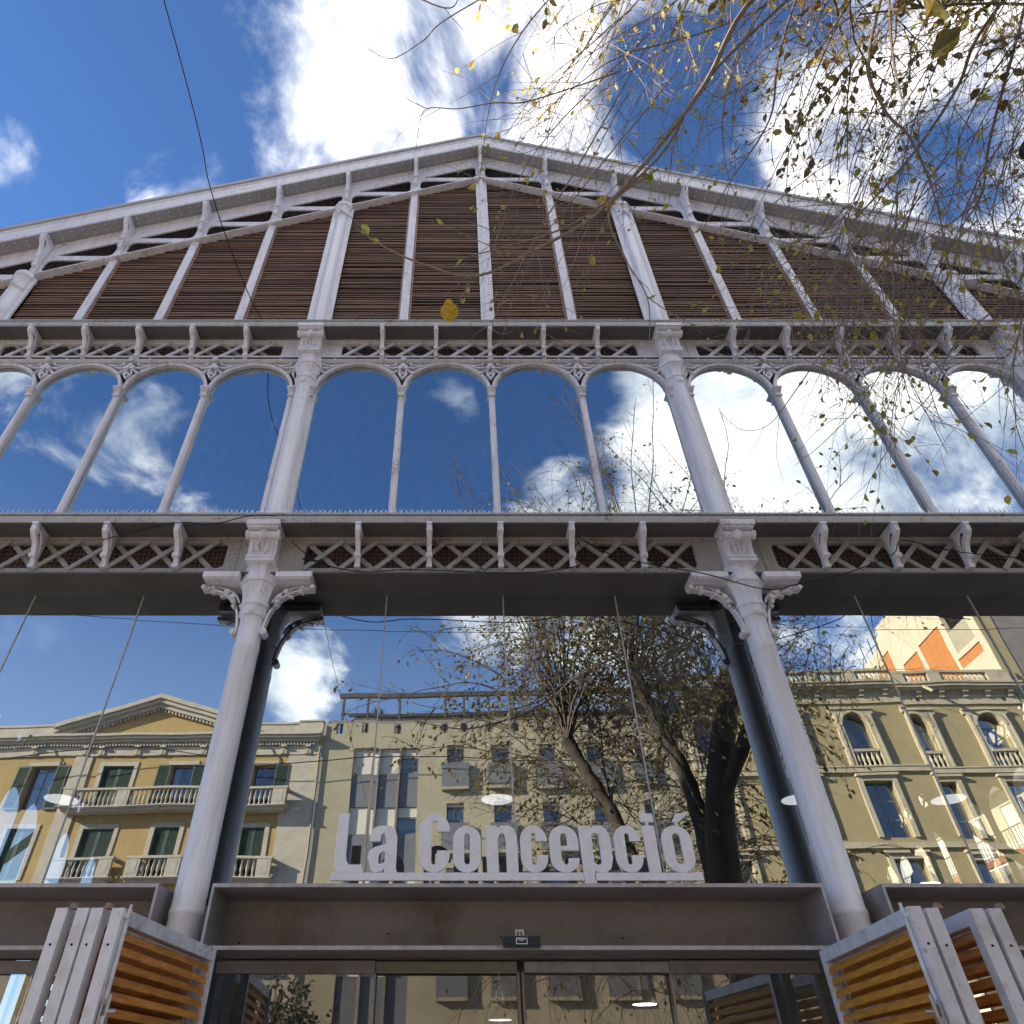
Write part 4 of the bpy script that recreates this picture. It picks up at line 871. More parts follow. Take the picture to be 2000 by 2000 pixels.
def shutter_leaf(parent, x0, x1, z0, z1, y=.02, m='green'):
    b = MB().box(x0, x0 + .07, y, y + .05, z0, z1).box(x1 - .07, x1, y, y + .05, z0, z1).box(x0 + .0705, x1 - .0705, y, y + .05, z0, z0 + .08).box(x0 + .0705, x1 - .0705, y, y + .05, z1 - .08, z1)
    z = z0 + .09
    while z < z1 - .13:
        b.hexa([(x0 + .0705, y + .045, z), (x1 - .0705, y + .045, z), (x1 - .0705, y + .01, z + .03), (x0 + .0705, y + .01, z + .03), (x0 + .0705, y + .045, z + .012), (x1 - .0705, y + .045, z + .012), (x1 - .0705, y + .01, z + .042), (x0 + .0705, y + .01, z + .042)]); z += .055
    b.box(x0 + .07, x1 - .07, y, y + .006, z0 + .08, z1 - .08)
    return hb('shutter', b, m, parent)
def balcony(parent, x0, x1, zt, zb, pr, piers, m='stone', bm=None):
    zf = zb + .22
    b = MB().box(x0, x1, .002, pr, zb + .10, zf).box(x0 - .05, x1 + .05, .003, pr + .06, zb + .16, zf - .01).box(x0 + .1, x1 - .1, .002, pr - .1, zb, zb + .099)
    bl = hb('balcony', b, m, parent)
    hb('handrail', MB().box(x0 - .03, x1 + .03, pr - .22, pr + .03, zt - .11, zt).box(x0 - .03, x0 + .2, .002, pr - .23, zt - .11, zt).box(x1 - .2, x1 + .03, .002, pr - .23, zt - .11, zt), m, bl)
    for p in piers:
        hb('pier', MB().box(p - .33, p + .33, pr - .2, pr + .01, zf + .001, zt - .111).box(p - .2, p + .2, pr + .0105, pr + .02, zf + .12, zt - .2), m, bl)
    hs = (zt - .115 - zf) / .58; ed = sorted(piers)
    for a, c in zip(ed[:-1], ed[1:]):
        n = max(1, int((c - a - .70) / .23)); st = (c - a - .70) / n
        for k in range(n): put('baluster', bm or balu, bl, MBL @ T(a + .35 + st * (k + .5), pr - .1, zf + .002) @ Matrix.Diagonal((1, 1, hs, 1)))
    return bl

# --- yellow house with a pediment
yh = empty('yellow_house', MBL @ T(-16.3, -1, 0), 'yellow rendered house with triangular pediment and green shutters, mirrored in the left panes', 'house')
YW = [(-22.4, -21.1), (-18.59, -17.0), (-14.91, -13.72), (-10.35, -9.2)]
ops = []
for fl, (z0, z1) in enumerate(((12.6, 14.8), (9.4, 11.7), (6.0, 8.3), (.3, 4.0))):
    for a, c in YW: ops.append(rect(a, c, z0, z1))
hb('wall', MB().plate([rect(-26, -8.65, 0, 15.3)] + ops, -.42, 0), 'yellow', yh)
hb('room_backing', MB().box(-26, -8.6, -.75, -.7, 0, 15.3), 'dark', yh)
hb('corner_pilaster', MB().box(-8.64, -7.06, -.42, .06, 0, 15.3), 'stone', yh)
hb('pilaster', MB().box(-20.3, -19.3, .001, .07, 0, 15.25), 'stone', yh)
en = MB().box(-26, -7.06, -.42, .10, 15.305, 15.62).box(-26, -7.04, -.42, .14, 15.621, 15.70).box(-26.05, -7.02, -.42, .34, 15.93, 16.08).box(-26.1, -6.98, -.42, .50, 16.081, 16.20).box(-26.1, -6.94, -.42, .60, 16.201, 16.33).box(-26, -7.06, -.42, .12, 15.701, 15.929)
ent = hb('entablature', en, 'stone', yh)
dn = MB(); x = -25.9
while x < -7.2: dn.box(x, x + .09, .121, .27, 15.76, 15.925); x += .17
hb('dentils', dn, 'stone', ent, kind='stuff')
for x in (-25.2, -22.6, -19.8, -18.9, -17.0, -15.6, -13.4, -11.2, -8.9, -7.6):
    hb('frieze_bracket', MB().box(x - .17, x + .17, .101, .16, 15.33, 15.60).box(x - .15, x + .15, .1605, .32, 15.66, 15.75).box(x - .05, x - .02, .1605, .175, 15.35, 15.58).box(x + .02, x + .05, .1605, .175, 15.35, 15.58), 'stone', ent)
hb('parapet', MB().box(-26, -20.4, -.42, -.05, 16.331, 17.0).box(-12.2, -8.3, -.42, -.05, 16.331, 17.0).box(-8.299, -7.06, -.42, .02, 16.331, 17.08).box(-26, -20.3, -.45, .0, 17.001, 17.12).box(-12.3, -8.3, -.45, .0, 17.001, 17.1).box(-8.32, -7.02, -.45, .07, 17.081, 17.17).box(-20.8, -20.3, -.45, .03, 16.331, 17.0), 'stone', yh)
pd = hb('pediment', MB().plate([[(-20.9, 16.34), (-11.7, 16.34), (-16.3, 17.98)]], -.42, .02), 'yellow', yh)
for s in (-1, 1):
    p = (-16.3, 18.05); q = (-16.3 + s * 5.5, 16.38)
    def rk(o0, o1): return [(p[0], p[1] + o0), (q[0], q[1] + o0), (q[0], q[1] + o1), (p[0], p[1] + o1)]
    hb('raking_cornice', MB().plate([rk(-.16, .06)], .021, .30).plate([rk(.061, .26)], .021, .48).plate([rk(.261, .50)], -.42, .62), 'stone', pd)
    d2 = MB(); n = 27
    for k in range(n):
        t = (k + .5) / n; x = p[0] + (q[0] - p[0]) * t; z = p[1] + (q[1] - p[1]) * t - .30
        if z > 16.36: d2.box(x - .05, x + .05, .021, .22, z, z + .135)
    hb('dentils', d2, 'stone', pd, kind='stuff')
hb('chimney', MB().box(-24.1, -23.5, -3, -2.2, 16.3, 17.9), 'stone', yh)
for i, (a, c) in enumerate(YW):
    for fl, (z0, z1) in enumerate(((12.6, 14.8), (9.4, 11.7), (6.0, 8.3), (.3, 4.0))):
        sr = MB().box(a - .22, a - .001, .001, .05, z0, z1 + .2).box(c + .001, c + .22, .001, .05, z0, z1 + .2).box(a, c, .001, .05, z1 + .001, z1 + .2)
        hb('surround', sr, 'stone', yh)
        if fl == 3: continue
        if i == 1 or fl == 1 or (fl == 2 and i != 2):
            m = (a + c) / 2; shutter_leaf(yh, a, m - .01, z0, z1, -.12); shutter_leaf(yh, m + .01, c, z0, z1, -.12)
        else:
            window(yh, a, c, z0, z1)
            wd = .72 if i > 1 else .7
            if fl == 0: shutter_leaf(yh, a - wd, a - .01, z0, z1, .055); shutter_leaf(yh, c + .01, c + wd, z0, z1, .055)
balcony(yh, -19.9, -8.25, 13.46, 12.36, .75, [-19.55, -16.75, -12.6, -8.6])
for a, c in YW[1:]:
    balcony(yh, a - .7, c + .7, 10.3, 9.2, .55, [a - .35, c + .35])
    balcony(yh, a - .7, c + .7, 6.9, 5.8, .55, [a - .35, c + .35])
for x in (-22.9, -10.9):
    ob('roof_hook', MB().bar((0, 0, .25), (0, .25, -.45), .06, .06, (1, 0, 0)), 'rail', yh, mtx=MBL @ T(x, .62, 16.05))
hb('drainpipe', MB().tube([(-6.98, .12, 0), (-6.98, .12, 16.9)], .06, 8), 'ochre', yh)

# --- cream apartment house
ch_ = empty('cream_house', MBL @ T(2.7, -1, 0), 'cream rendered apartment house with grey balcony panels and a dark roof pergola', 'house')
CW = [(-.66, .23), (1.67, 2.56), (4.09, 4.98), (6.55, 7.44), (9.0, 9.9)]
TOPS = [15.69, 12.77, 9.85, 6.93]
ops = [rect(-5.2, -2.1, .3, 15.6)]
for a, c in CW:
    for t in TOPS: ops.append(rect(a, c, t - 2.1, t))
sl_x = [-6.1, -4.75, -3.3, -.8, .25, 1.6, 2.95, 4.3, 5.65, 7.0, 8.4, 9.8, 11.2]
top = [(-6.93, 0), (12.3, 0), (12.3, 16.95)]
for x in reversed(sl_x): top += [(x + .19, 16.95), (x + .19, 16.38), (x - .19, 16.38), (x - .19, 16.95)]
top += [(-6.93, 16.95)]
hb('wall', MB().plate([top] + ops, -.45, 0), 'cream', ch_)
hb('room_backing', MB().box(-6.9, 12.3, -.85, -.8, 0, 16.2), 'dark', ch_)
hb('parapet_beam', MB().box(-6.8, 12.2, -.22, -.12, 16.96, 17.16), 'greyblock', ch_)
hb('penthouse', MB().box(-6.0, 12.0, -6, -3.0, 16.2, 18.75), 'palewall', ch_)
rl = MB()
for x in sl_x: rl.bar((x, -.30, 16.4), (x, -.30, 18.55), .11, .11, (0, 1, 0)); rl.bar((x + .05, -.3, 18.5), (x + .3, -2.8, 16.9), .06, .06, (1, 0, 0))
per = hb('pergola', MB().box(-6.35, 12.3, -.42, -.22, 18.551, 18.80).box(-6.3, 12.3, -2.9, -2.7, 18.56, 18.72), 'rail', ch_)
for x in sl_x: hb('pergola_post', MB().box(x - .06, x + .06, -.36, -.25, 16.4, 18.55), 'rail', per)
hb('pergola_rail', MB().box(-6.2, 12.2, -.34, -.28, 17.55, 17.63), 'rail', per)
hb('roof_screen', MB().box(-6.2, 12.2, -1.6, -1.5, 16.9, 17.5), 'greyblock', ch_)
for a, c in CW:
    for t in TOPS:
        window(ch_, a, c, t - 2.1, t - .14, 'wframe', 2, 3)
        hb('roller_box', MB().box(a, c, -.30, -.16, t - .139, t), 'roller', ch_)
        bp = hb('balcony', MB().box(a - .24, c + .24, .001, .26, t - 2.33, t - 2.20), 'cream', ch_)
        hb('balcony_panel', MB().box(a - .22, c + .22, .05, .24, t - 2.199, t - 1.02), 'panel', bp)
gr = MB()
for fl in range(5):
    zt = 15.6 - fl * 2.95
    for k, (a, c) in enumerate(((-5.2, -4.2), (-4.14, -3.12), (-3.06, -2.1))):
        zs = zt - (1.25 if k < 2 else .45)
        sh = MB().box(a, c, -.24, -.20, zs, zt); z = zs
        while z < zt - .03: sh.box(a, c, -.20, -.192, z, z + .06); z += .085
        hb('roller_shutter', sh, 'roller', ch_)
        if k == 2: window(ch_, a, c, zt - 1.27, zs - .01, 'wframe', 2, 1, depth=.24)
        hb('spandrel_panel', MB().box(a, c, -.22, -.12, zt - 2.94, zt - 1.28), 'panel', ch_)
for x in (-4.17, -3.09): hb('window_post', MB().box(x - .05, x + .05, -.2, .05, .3, 15.58), 'greyblock', ch_)
for px_, lab in ((-4.35, 'spiky palm in a pot on the cream house roof terrace'),):
    b = MB(); rs = random.Random(2)
    for k in range(46):
        a = rs.uniform(0, 6.28); e_ = rs.uniform(-.2, 1.3); L_ = rs.uniform(.35, .6); d = Vector((math.cos(a) * math.cos(e_), math.sin(a) * math.cos(e_), math.sin(e_)))
        p0 = Vector((px_, -.8, 17.85)); p1 = p0 + d * L_ + Vector((0, 0, -.08)); sd = d.cross(Vector((0, 0, 1))).normalized() * .02
        b.add([p0 - sd, p0 + sd, p1], [(0, 1, 2)])
    pl = empty('roof_palm', MBL @ T(px_, -.8, 16.9), lab, 'plant')
    put('fronds', rawmesh(b, 'fronds', M['plant']), pl, MBL); put('stem', MB().tube([(px_, -.8, 16.2), (px_, -.8, 17.9)], .05, 6).mesh('stem', M['bark']), pl, MBL)

# --- ochre house with arched windows
oc = empty('ochre_house', MBL @ T(21, -1, 0), 'ochre house with arched windows and a balustraded roof, mirrored in the right panes', 'house')
OC = [13.1, 16.7, 20.3, 23.95, 27.6]
ops = []
for c in OC:
    ops.append([(c - .62, 14.0), (c + .62, 14.0)] + arc(c, 16.08, .62, 0, 180, 16))
    for z0, z1 in ((10.75, 13.3), (7.2, 9.8), (3.2, 6.2)): ops.append(rect(c - .68, c + .68, z0, z1))
hb('wall', MB().plate([rect(12.32, 29.75, 0, 17.35)] + ops, -.42, 0), 'ochre', oc)
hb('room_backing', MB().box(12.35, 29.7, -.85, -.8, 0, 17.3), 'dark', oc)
cn = MB().box(12.32, 29.75, -.42, .08, 17.351, 17.86).box(12.3, 29.78, -.42, .10, 17.30, 17.349).box(12.3, 29.78, -.42, .42, 17.99, 18.10).box(12.3, 29.8, -.42, .55, 18.101, 18.25).box(12.3, 29.8, -.42, .62, 18.251, 18.36).box(12.32, 29.75, -.42, .14, 17.861, 17.989)
con = hb('cornice', cn, 'ostone', oc)
for k in range(15):
    x = 13.0 + k * 1.17
    hb('modillion', MB().box(x - .13, x + .13, .141, .36, 17.86, 17.985).box(x - .12, x + .12, .0805, .2, 17.66, 17.855), 'ostone', con)
bs = hb('roof_balustrade', MB().box(12.3, 29.8, -.12, .28, 18.361, 18.47).box(12.3, 29.8, -.08, .24, 19.02, 19.15), 'ostone', oc)
pr_ = [12.6, 15.7, 18.9, 20.9, 24.0, 25.9, 29.0, 29.6]
for x in pr_: hb('pier', MB().box(x - .32, x + .32, -.07, .23, 18.471, 19.019), 'ostone', bs)
for a, c in zip(pr_[:-1], pr_[1:]):
    if c - a < 1: continue
    n = int((c - a - .7) / .235); st = (c - a - .7) / n
    for k in range(n): put('baluster', balo, bs, MBL @ T(a + .35 + st * (k + .5), .08, 18.475))
for x in (19.0, 24.6, 29.0): hb('vent_hole', MB().cyl((x, .083, 17.55), (0, 1, 0), .1, .006, 10), 'dark', con)
hb('string_course', MB().box(12.32, 29.75, .001, .16, 13.72, 13.95).box(12.32, 29.75, .001, .20, 13.951, 14.02), 'ostone', oc)
hb('string_course', MB().box(12.32, 29.75, .001, .16, 10.25, 10.5).box(12.32, 29.75, .001, .12, 6.6, 6.9), 'ostone', oc)
for c in OC:
    lp = [(c - 1.0, 14.03), (c - .66, 14.03)] + arc(c, 16.08, .66, 180, 0, 16) + [(c + .66, 14.03), (c + 1.0, 14.03), (c + 1.0, 16.72), (c + 1.12, 16.72), (c + 1.12, 17.0), (c - 1.12, 17.0), (c - 1.12, 16.72), (c - 1.0, 16.72)]
    sr = hb('surround', MB().plate([lp], .001, .17), 'ostone', oc)
    hb('archivolt', MB().plate([arc(c, 16.08, .68, 0, 180, 16) + arc(c, 16.08, .80, 180, 0, 16)], .171, .22).box(c - .95, c - .85, .171, .21, 14.03, 16.7).box(c + .85, c + .95, .171, .21, 14.03, 16.7).box(c - 1.18, c + 1.18, .171, .26, 16.92, 17.02), 'ostone', sr)
    w = window(oc, c - .60, c + .60, 14.05, 16.08, 'wframe', 2, 2)
    top_p = arc(c, 16.082, .60, 0, 180, 14)
    put('fanlight', rawmesh(MB().add([(x, -.28, z) for x, z in top_p], [tuple(range(len(top_p)))]), 'fanlight', M['pane']), w, MBL)
    put('fanlight_frame', MB().plate([arc(c, 16.082, .60, 0, 180, 14) + arc(c, 16.082, .53, 180, 0, 14)], -.33, -.25).mesh('fanlight_frame', M['wframe']), w, MBL)
    hb('window_rail', MB().box(c - .62, c + .62, -.05, .16, 14.72, 14.85), 'ostone', oc)
    for k in range(5): put('baluster', balo, oc, MBL @ T(c - .48 + k * .24, .06, 14.04) @ Matrix.Diagonal((1, 1, 1.28, 1)))
    for z0, z1 in ((10.75, 13.3), (7.2, 9.8), (3.2, 6.2)):
        hb('surround', MB().box(c - .92, c - .685, .001, .12, z0, z1 + .22).box(c + .685, c + .92, .001, .12, z0, z1 + .22).box(c - .684, c + .684, .001, .12, z1 + .002, z1 + .22).box(c - 1.0, c + 1.0, .001, .26, z1 + .221, z1 + .33), 'ostone', oc)
        window(oc, c - .66, c + .66, z0, z1, 'wframe', 2, 3)
for x in (18.0, 19.9): pass
hb('flagpole_stub', MB().bar((0, 0, 0), (0, .55, -.55), .1, .1, (1, 0, 0)), 'ostone', oc).matrix_basis = MBL @ T(24.9, .6, 18.1)

# --- tall house with a bare party wall
tl = empty('tall_house', MBL @ T(36, -8, 0), 'tall house whose bare party wall shows cream plaster and orange brick panels', 'house')
XP = 29.85
holes = [[(-3.0, 18.6), (-5.55, 18.6), (-5.55, 23.75), (-3.0, 23.75)], [(-5.95, 18.6), (-7.8, 18.6), (-7.8, 23.6), (-5.95, 23.6)], [(-8.7, 18.6), (-12.4, 18.6), (-12.4, 25.2), (-8.7, 25.2)], [(-.55, 21.6), (-2.45, 21.6), (-2.45, 24.1), (-.55, 24.1)], [(-.5, 20.7), (-2.7, 20.7), (-2.7, 21.3), (-.5, 21.3)]]
pw = hb('party_wall', MB().plate([[(0, 0), (-15.6, 0), (-15.6, 26.2), (-9, 26.6), (-9, 27.2), (0, 27.6)]] + holes, XP, XP + .3, 'X'), 'plaster', tl)
hb('brick_panel', MB().box(XP + .07, XP + .1, -5.6, -2.95, 18.5, 23.8), 'brick', pw); hb('brick_panel', MB().box(XP + .07, XP + .1, -7.85, -5.9, 18.5, 23.7), 'brick', pw)
hb('brick_panel', MB().box(XP + .07, XP + .1, -12.45, -8.65, 18.5, 25.25), 'brick', pw); hb('brick_panel', MB().box(XP + .07, XP + .1, -2.75, -.45, 20.65, 21.35), 'brick', pw)
hb('loggia_back', MB().box(XP + 1.6, XP + 1.7, -2.6, -.4, 21.4, 24.3), 'greyblock', tl); hb('loggia_parapet', MB().box(XP + .02, XP + .12, -2.44, -.56, 21.61, 22.9), 'cream', tl)
hb('wall', MB().box(XP + .31, 44, -.3, .0, 0, 27.5), 'greyblock', tl); hb('corner_quoin', MB().box(XP, XP + .6, .001, .05, 0, 27.5), 'ochre', tl)
hb('roof_slab', MB().box(XP + .3, 44, -15.6, -.31, 25.9, 26.1), 'greyblock', tl)
for k, (w_, h_) in enumerate(((-11.0, 1.6), (-12.2, 1.2), (-9.8, 1.9), (-13.4, 1.5))): hb('aerial', MB().bar((XP + .15, w_, 26.3), (XP + .15, w_, 26.6 + h_), .05, .05), 'rail', tl)
hb('aerial_box', MB().box(XP + .05, XP + .4, -10.9, -10.3, 26.5, 27.6), 'palewall', tl)

# --- neighbours seen through the hall's side arches, plus an unseen wing against the sun
nl = empty('grey_neighbour_house', T(-30, 24, 0), 'distant grey house seen through the arches at the lower left', 'house')
ob('wall', MB().box(-36, -28, 8, 50, 0, 6.8), 'palewall', nl); ob('roof', MB().box(-36.3, -27.7, 34.01, 50.3, 6.81, 7.3), 'greyblock', nl); ob('sun_block_wing', MB().box(-32, -27.99, 12, 34, 6.811, 16.5), 'palewall', nl)  # upper wing is unseen, added to stop low sun crossing the hall
nr = empty('pale_balcony_house', T(28, 20, 0), 'pale balconied house with rust coloured trims seen through the right side arches', 'house')
ob('wall', MB().box(25, 33, 8, 60, 0, 26), 'palewall', nr)
for k in range(7):
    z = 3 + k * 3.1
    bl = ob('balcony', MB().box(23.8, 24.99, 8.5, 59, z, z + .28), 'white', nr); ob('balcony_trim', MB().box(23.72, 23.795, 8.5, 59, z + .1, z + .34), 'rust_trim', bl)
    for j in range(16):
        y = 9.5 + j * 3.1; wv = ob('window', MB().box(24.93, 24.995, y, y + 1.5, z + .3, z + 2.5), 'wframe', nr); ob('pane', MB().box(24.9, 24.925, y + .1, y + 1.4, z + .4, z + 2.4), 'white', wv)
    rb = MB(); y = 8.6
    while y < 58: rb.box(23.9, 23.92, y, y + .02, z + .29, z + 1.2); y += .22
    put('railing', rb.box(23.89, 23.93, 8.5, 59, z + 1.2, z + 1.24).mesh('railing', M['rail']), bl, kind='stuff')

# ================================================================== trees
def catmull(pts, sub=5):
    P_ = [Vector(p) for p in pts]; out = []
    for i in range(len(P_) - 1):
        p0, p1, p2, p3 = P_[max(i - 1, 0)], P_[i], P_[i + 1], P_[min(i + 2, len(P_) - 1)]
        for k in range(sub):
            t = k / sub; out.append(.5 * ((2 * p1) + (p2 - p0) * t + (2 * p0 - 5 * p1 + 4 * p2 - p3) * t * t + (3 * p1 - p0 - 3 * p2 + p3) * t ** 3))
    out.append(P_[-1]); return out
class Tree:
    def __init__(s, seed, clear=False): s.clear = clear; s.r = random.Random(seed); s.tw = MB(); s.lf = MB(); s.big = MB()
    def leaf(s, p, d, size):
        r = s.r; d = (Vector(d) + Vector((r.uniform(-.6, .6), r.uniform(-.6, .6), r.uniform(-.9, .1)))).normalized()
        a = d.orthogonal().normalized(); a = (Matrix.Rotation(r.uniform(0, 6.28), 3, d) @ a); n = d.cross(a); L_ = size * r.uniform(.75, 1.3); w = L_ * r.uniform(.24, .33)
        c = r.uniform(.02, .16) * L_
        p = Vector(p) + d * L_ * .12
        m1, m2 = p + d * L_ * .35, p + d * L_ * .7
        s.lf.add([p, m1 + a * w + n * c, m2 + a * w * .8 + n * c, p + d * L_ - n * c * 1.5, m2 - a * w * .8 + n * c, m1 - a * w + n * c, m1, m2],
                 [(0, 6, 1), (1, 6, 7, 2), (2, 7, 3), (0, 5, 6), (6, 5, 4, 7), (7, 4, 3)])
    def shoot(s, p, d, L_, rad, droop, lev, leafp, lsize, wig=.18, n=3, buds=True):
        r = s.r; k = max(3, int(L_ / .11) if lev < 2 else int(L_ / .07)); k = min(k, 26); st = L_ / k
        p = Vector(p); d = Vector(d).normalized(); pts = [p.copy()]
        for i in range(k):
            d = (d + Vector((r.gauss(0, wig), r.gauss(0, wig), r.gauss(0, wig) - droop * (i / k + .25))) * math.sqrt(st)).normalized()
            p = p + d * st; pts.append(p.copy())
        if s.clear and any(q.y > .7 and q.x < 3.0 and q.z < 7.6 for q in pts): return pts[:2]       # kept clear of the walkway
        s.tw.tube(pts, [rad * (1 - .72 * i / k) for i in range(k + 1)], n, False)
        return pts
    def spread(s, pts, lev, rad, count, lr, droop, leafp, lsize, start=.12, wig=.3):
        r = s.r; m = len(pts)
        for c in range(count):
            if m < 3: return
            i = int((start + (1 - start) * (c + r.random()) / count) * (m - 2)); t = (pts[i + 1] - pts[i]).normalized()
            o = t.orthogonal().normalized(); o = Matrix.Rotation(r.uniform(0, 6.28), 3, t) @ o
            d = (t * r.uniform(.5, 1.1) + o * r.uniform(.5, 1.0)); L_ = r.uniform(*lr) * (1.1 - .45 * i / m)
            q = s.shoot(pts[i], d, L_, rad * r.uniform(.6, 1), droop, lev, leafp, lsize, wig)
            yield q
    def buds(s, pts, prob, size, leafp, lsize):
        r = s.r
        for i in range(1, len(pts)):
            p = pts[i]; t = (pts[i] - pts[i - 1]).normalized()
            if r.random() < prob:
                o = Matrix.Rotation(r.uniform(0, 6.28), 3, t) @ t.orthogonal().normalized(); q = p + o * size
                s.tw.add([p + t * size * .7, p - t * size * .7, q + t * size * .5, p + o.cross(t) * size * .5], [(0, 1, 2), (0, 2, 3), (1, 3, 2), (0, 3, 1)])
            if r.random() < leafp: s.leaf(p, t, lsize)

tA = empty('street_tree', T(3.95, 1, .13), 'pollarded street tree with yellowing leaves, branches hanging over the gable at the right', 'tree')
A = Tree(21)
A.big.tube(catmull([(3.85, 1, 0), (3.95, 1, 2), (4.05, 1, 3.97), (4.28, 1, 5.29), (4.89, 1, 7.14), (5.46, 1, 8.45)]), [.36] + [.30 - .0055 * i for i in range(25)], 14)
trunk = put('trunk', A.big.mesh('trunk', M['bark'], True), tA)
for pts, r0, r1 in (([(3.95, .9, 3.2), (3.97, .8, 4.64), (3.92, .8, 5.32), (3.83, .8, 5.81), (3.66, .8, 6.32), (3.5, .8, 6.87), (3.32, .8, 7.51)], .15, .11),
                    ([(3.9, .8, 2.9), (3.35, .4, 3.8), (2.84, .2, 4.58), (2.64, .2, 5.23), (2.36, .2, 5.77), (2.18, .2, 6.16), (1.98, .2, 6.57)], .14, .10),
                    ([(4.28, 1, 5.2), (4.7, 1.6, 6.0), (5.0, 2.2, 7.0), (5.1, 2.5, 8.0)], .12, .07), ([(4.3, 1, 5.3), (4.9, .2, 6.2), (5.4, -.3, 7.2)], .12, .07)):
    q = catmull(pts); m = len(q); b = MB().tube(q, [r0 + (r1 - r0) * i / m + (.025 if i > m - 4 else 0) + .012 * math.sin(i * 1.7) for i in range(m)], 12)
    put('limb', b.mesh('limb', M['bark'], True), tA)
# upright shoots from the pollard heads, seen mirrored in the glass
heads = [((3.32, .8, 7.51), 16), ((1.98, .2, 6.57), 18), ((5.46, 1, 8.45), 4), ((5.4, -.3, 7.2), 6), ((3.66, .8, 6.3), 8), ((4.7, 1, 6.7), 9), ((2.6, .2, 5.3), 7)]
B_ = Tree(5, True)
for (h, n) in heads:
    for k in range(n):
        a = B_.r.uniform(0, 6.28); sp = B_.r.uniform(.15, .95)
        d = Vector((math.cos(a) * sp - .12, math.sin(a) * sp * .8 - .25, 1.0)); L_ = B_.r.uniform(2.6, 5.6)
        q = B_.shoot(h, d, L_, .019, .12, 0, .0, .09, .20, 5)
        for q2 in B_.spread(q, 1, .010, 13, (.6, 1.7), .35, 0, .08):
            B_.buds(q2, .3, .006, .26, .09)
            for q3 in B_.spread(q2, 2, .005, 4, (.25, .7), .5, 0, .08): B_.buds(q3, .4, .006, .28, .09)
# low bushy growth on the trunk
for k in range(130):
    h = Vector((3.7 + B_.r.uniform(-1.4, 1.6), .5 + B_.r.uniform(-.5, .5), B_.r.uniform(3.0, 7.0))); a = B_.r.uniform(0, 6.28)
    q = B_.shoot(h, (math.cos(a) - .25, math.sin(a) * .7 - .3, .35), B_.r.uniform(.8, 2.2), .010, .3, 1, 0, .08, .25)
    for q2 in B_.spread(q, 2, .005, 7, (.3, .9), .6, 0, .08): B_.buds(q2, .3, .006, .26, .085)
# tall straight shoots above the pollard heads
for h, n in (((3.4, .7, 7.5), 13), ((1.98, .2, 6.57), 15), ((5.2, .9, 8.2), 5)):
    for k in range(n):
        q = B_.shoot(h, (B_.r.uniform(-.16, .2), B_.r.uniform(-.2, .1), 1), B_.r.uniform(4.8, 7.6), .022, .0, 0, 0, .09, .10, 5)
        for q2 in B_.spread(q, 1, .007, 16, (.5, 1.4), -.05, 0, .08, .25):
            B_.buds(q2, .3, .006, .05, .085)
            for q3 in B_.spread(q2, 2, .004, 2, (.2, .5), .0, 0, .08): B_.buds(q3, .4, .006, .04, .085)
# a wide mesh of fine bare shoots
for k in range(150):
    h = Vector((B_.r.uniform(1.3, 5.6), B_.r.uniform(-1.3, -.1), B_.r.uniform(4.2, 8.0))); a = B_.r.uniform(0, 6.28)
    q = B_.shoot(h, (math.cos(a) - .1, math.sin(a) * .3, B_.r.uniform(-.3, 1.0)), B_.r.uniform(1.0, 2.2), .012, .15, 1, 0, .08, .28)
    for q2 in B_.spread(q, 2, .0065, 9, (.3, 1.0), .3, 0, .08, .1): B_.buds(q2, .3, .006, .07, .085)
# drooping lower twigs over the pavement
for k in range(140):
    h = Vector((B_.r.uniform(.4, 5.8), B_.r.uniform(-2.8, -.6), B_.r.uniform(3.0, 4.8))); a = B_.r.uniform(0, 6.28)
    q = B_.shoot(h, (math.cos(a), math.sin(a), -.25), B_.r.uniform(.9, 2.0), .009, .55, 1, 0, .08, .25)
    for q2 in B_.spread(q, 2, .0045, 7, (.3, .9), .5, 0, .08): B_.buds(q2, .3, .006, .05, .08)
put('branches', rawmesh(B_.tw, 'branches', M['twigB']), tA, kind='stuff'); put('crown', rawmesh(B_.lf, 'crown', M['leafB']), tA, kind='stuff')

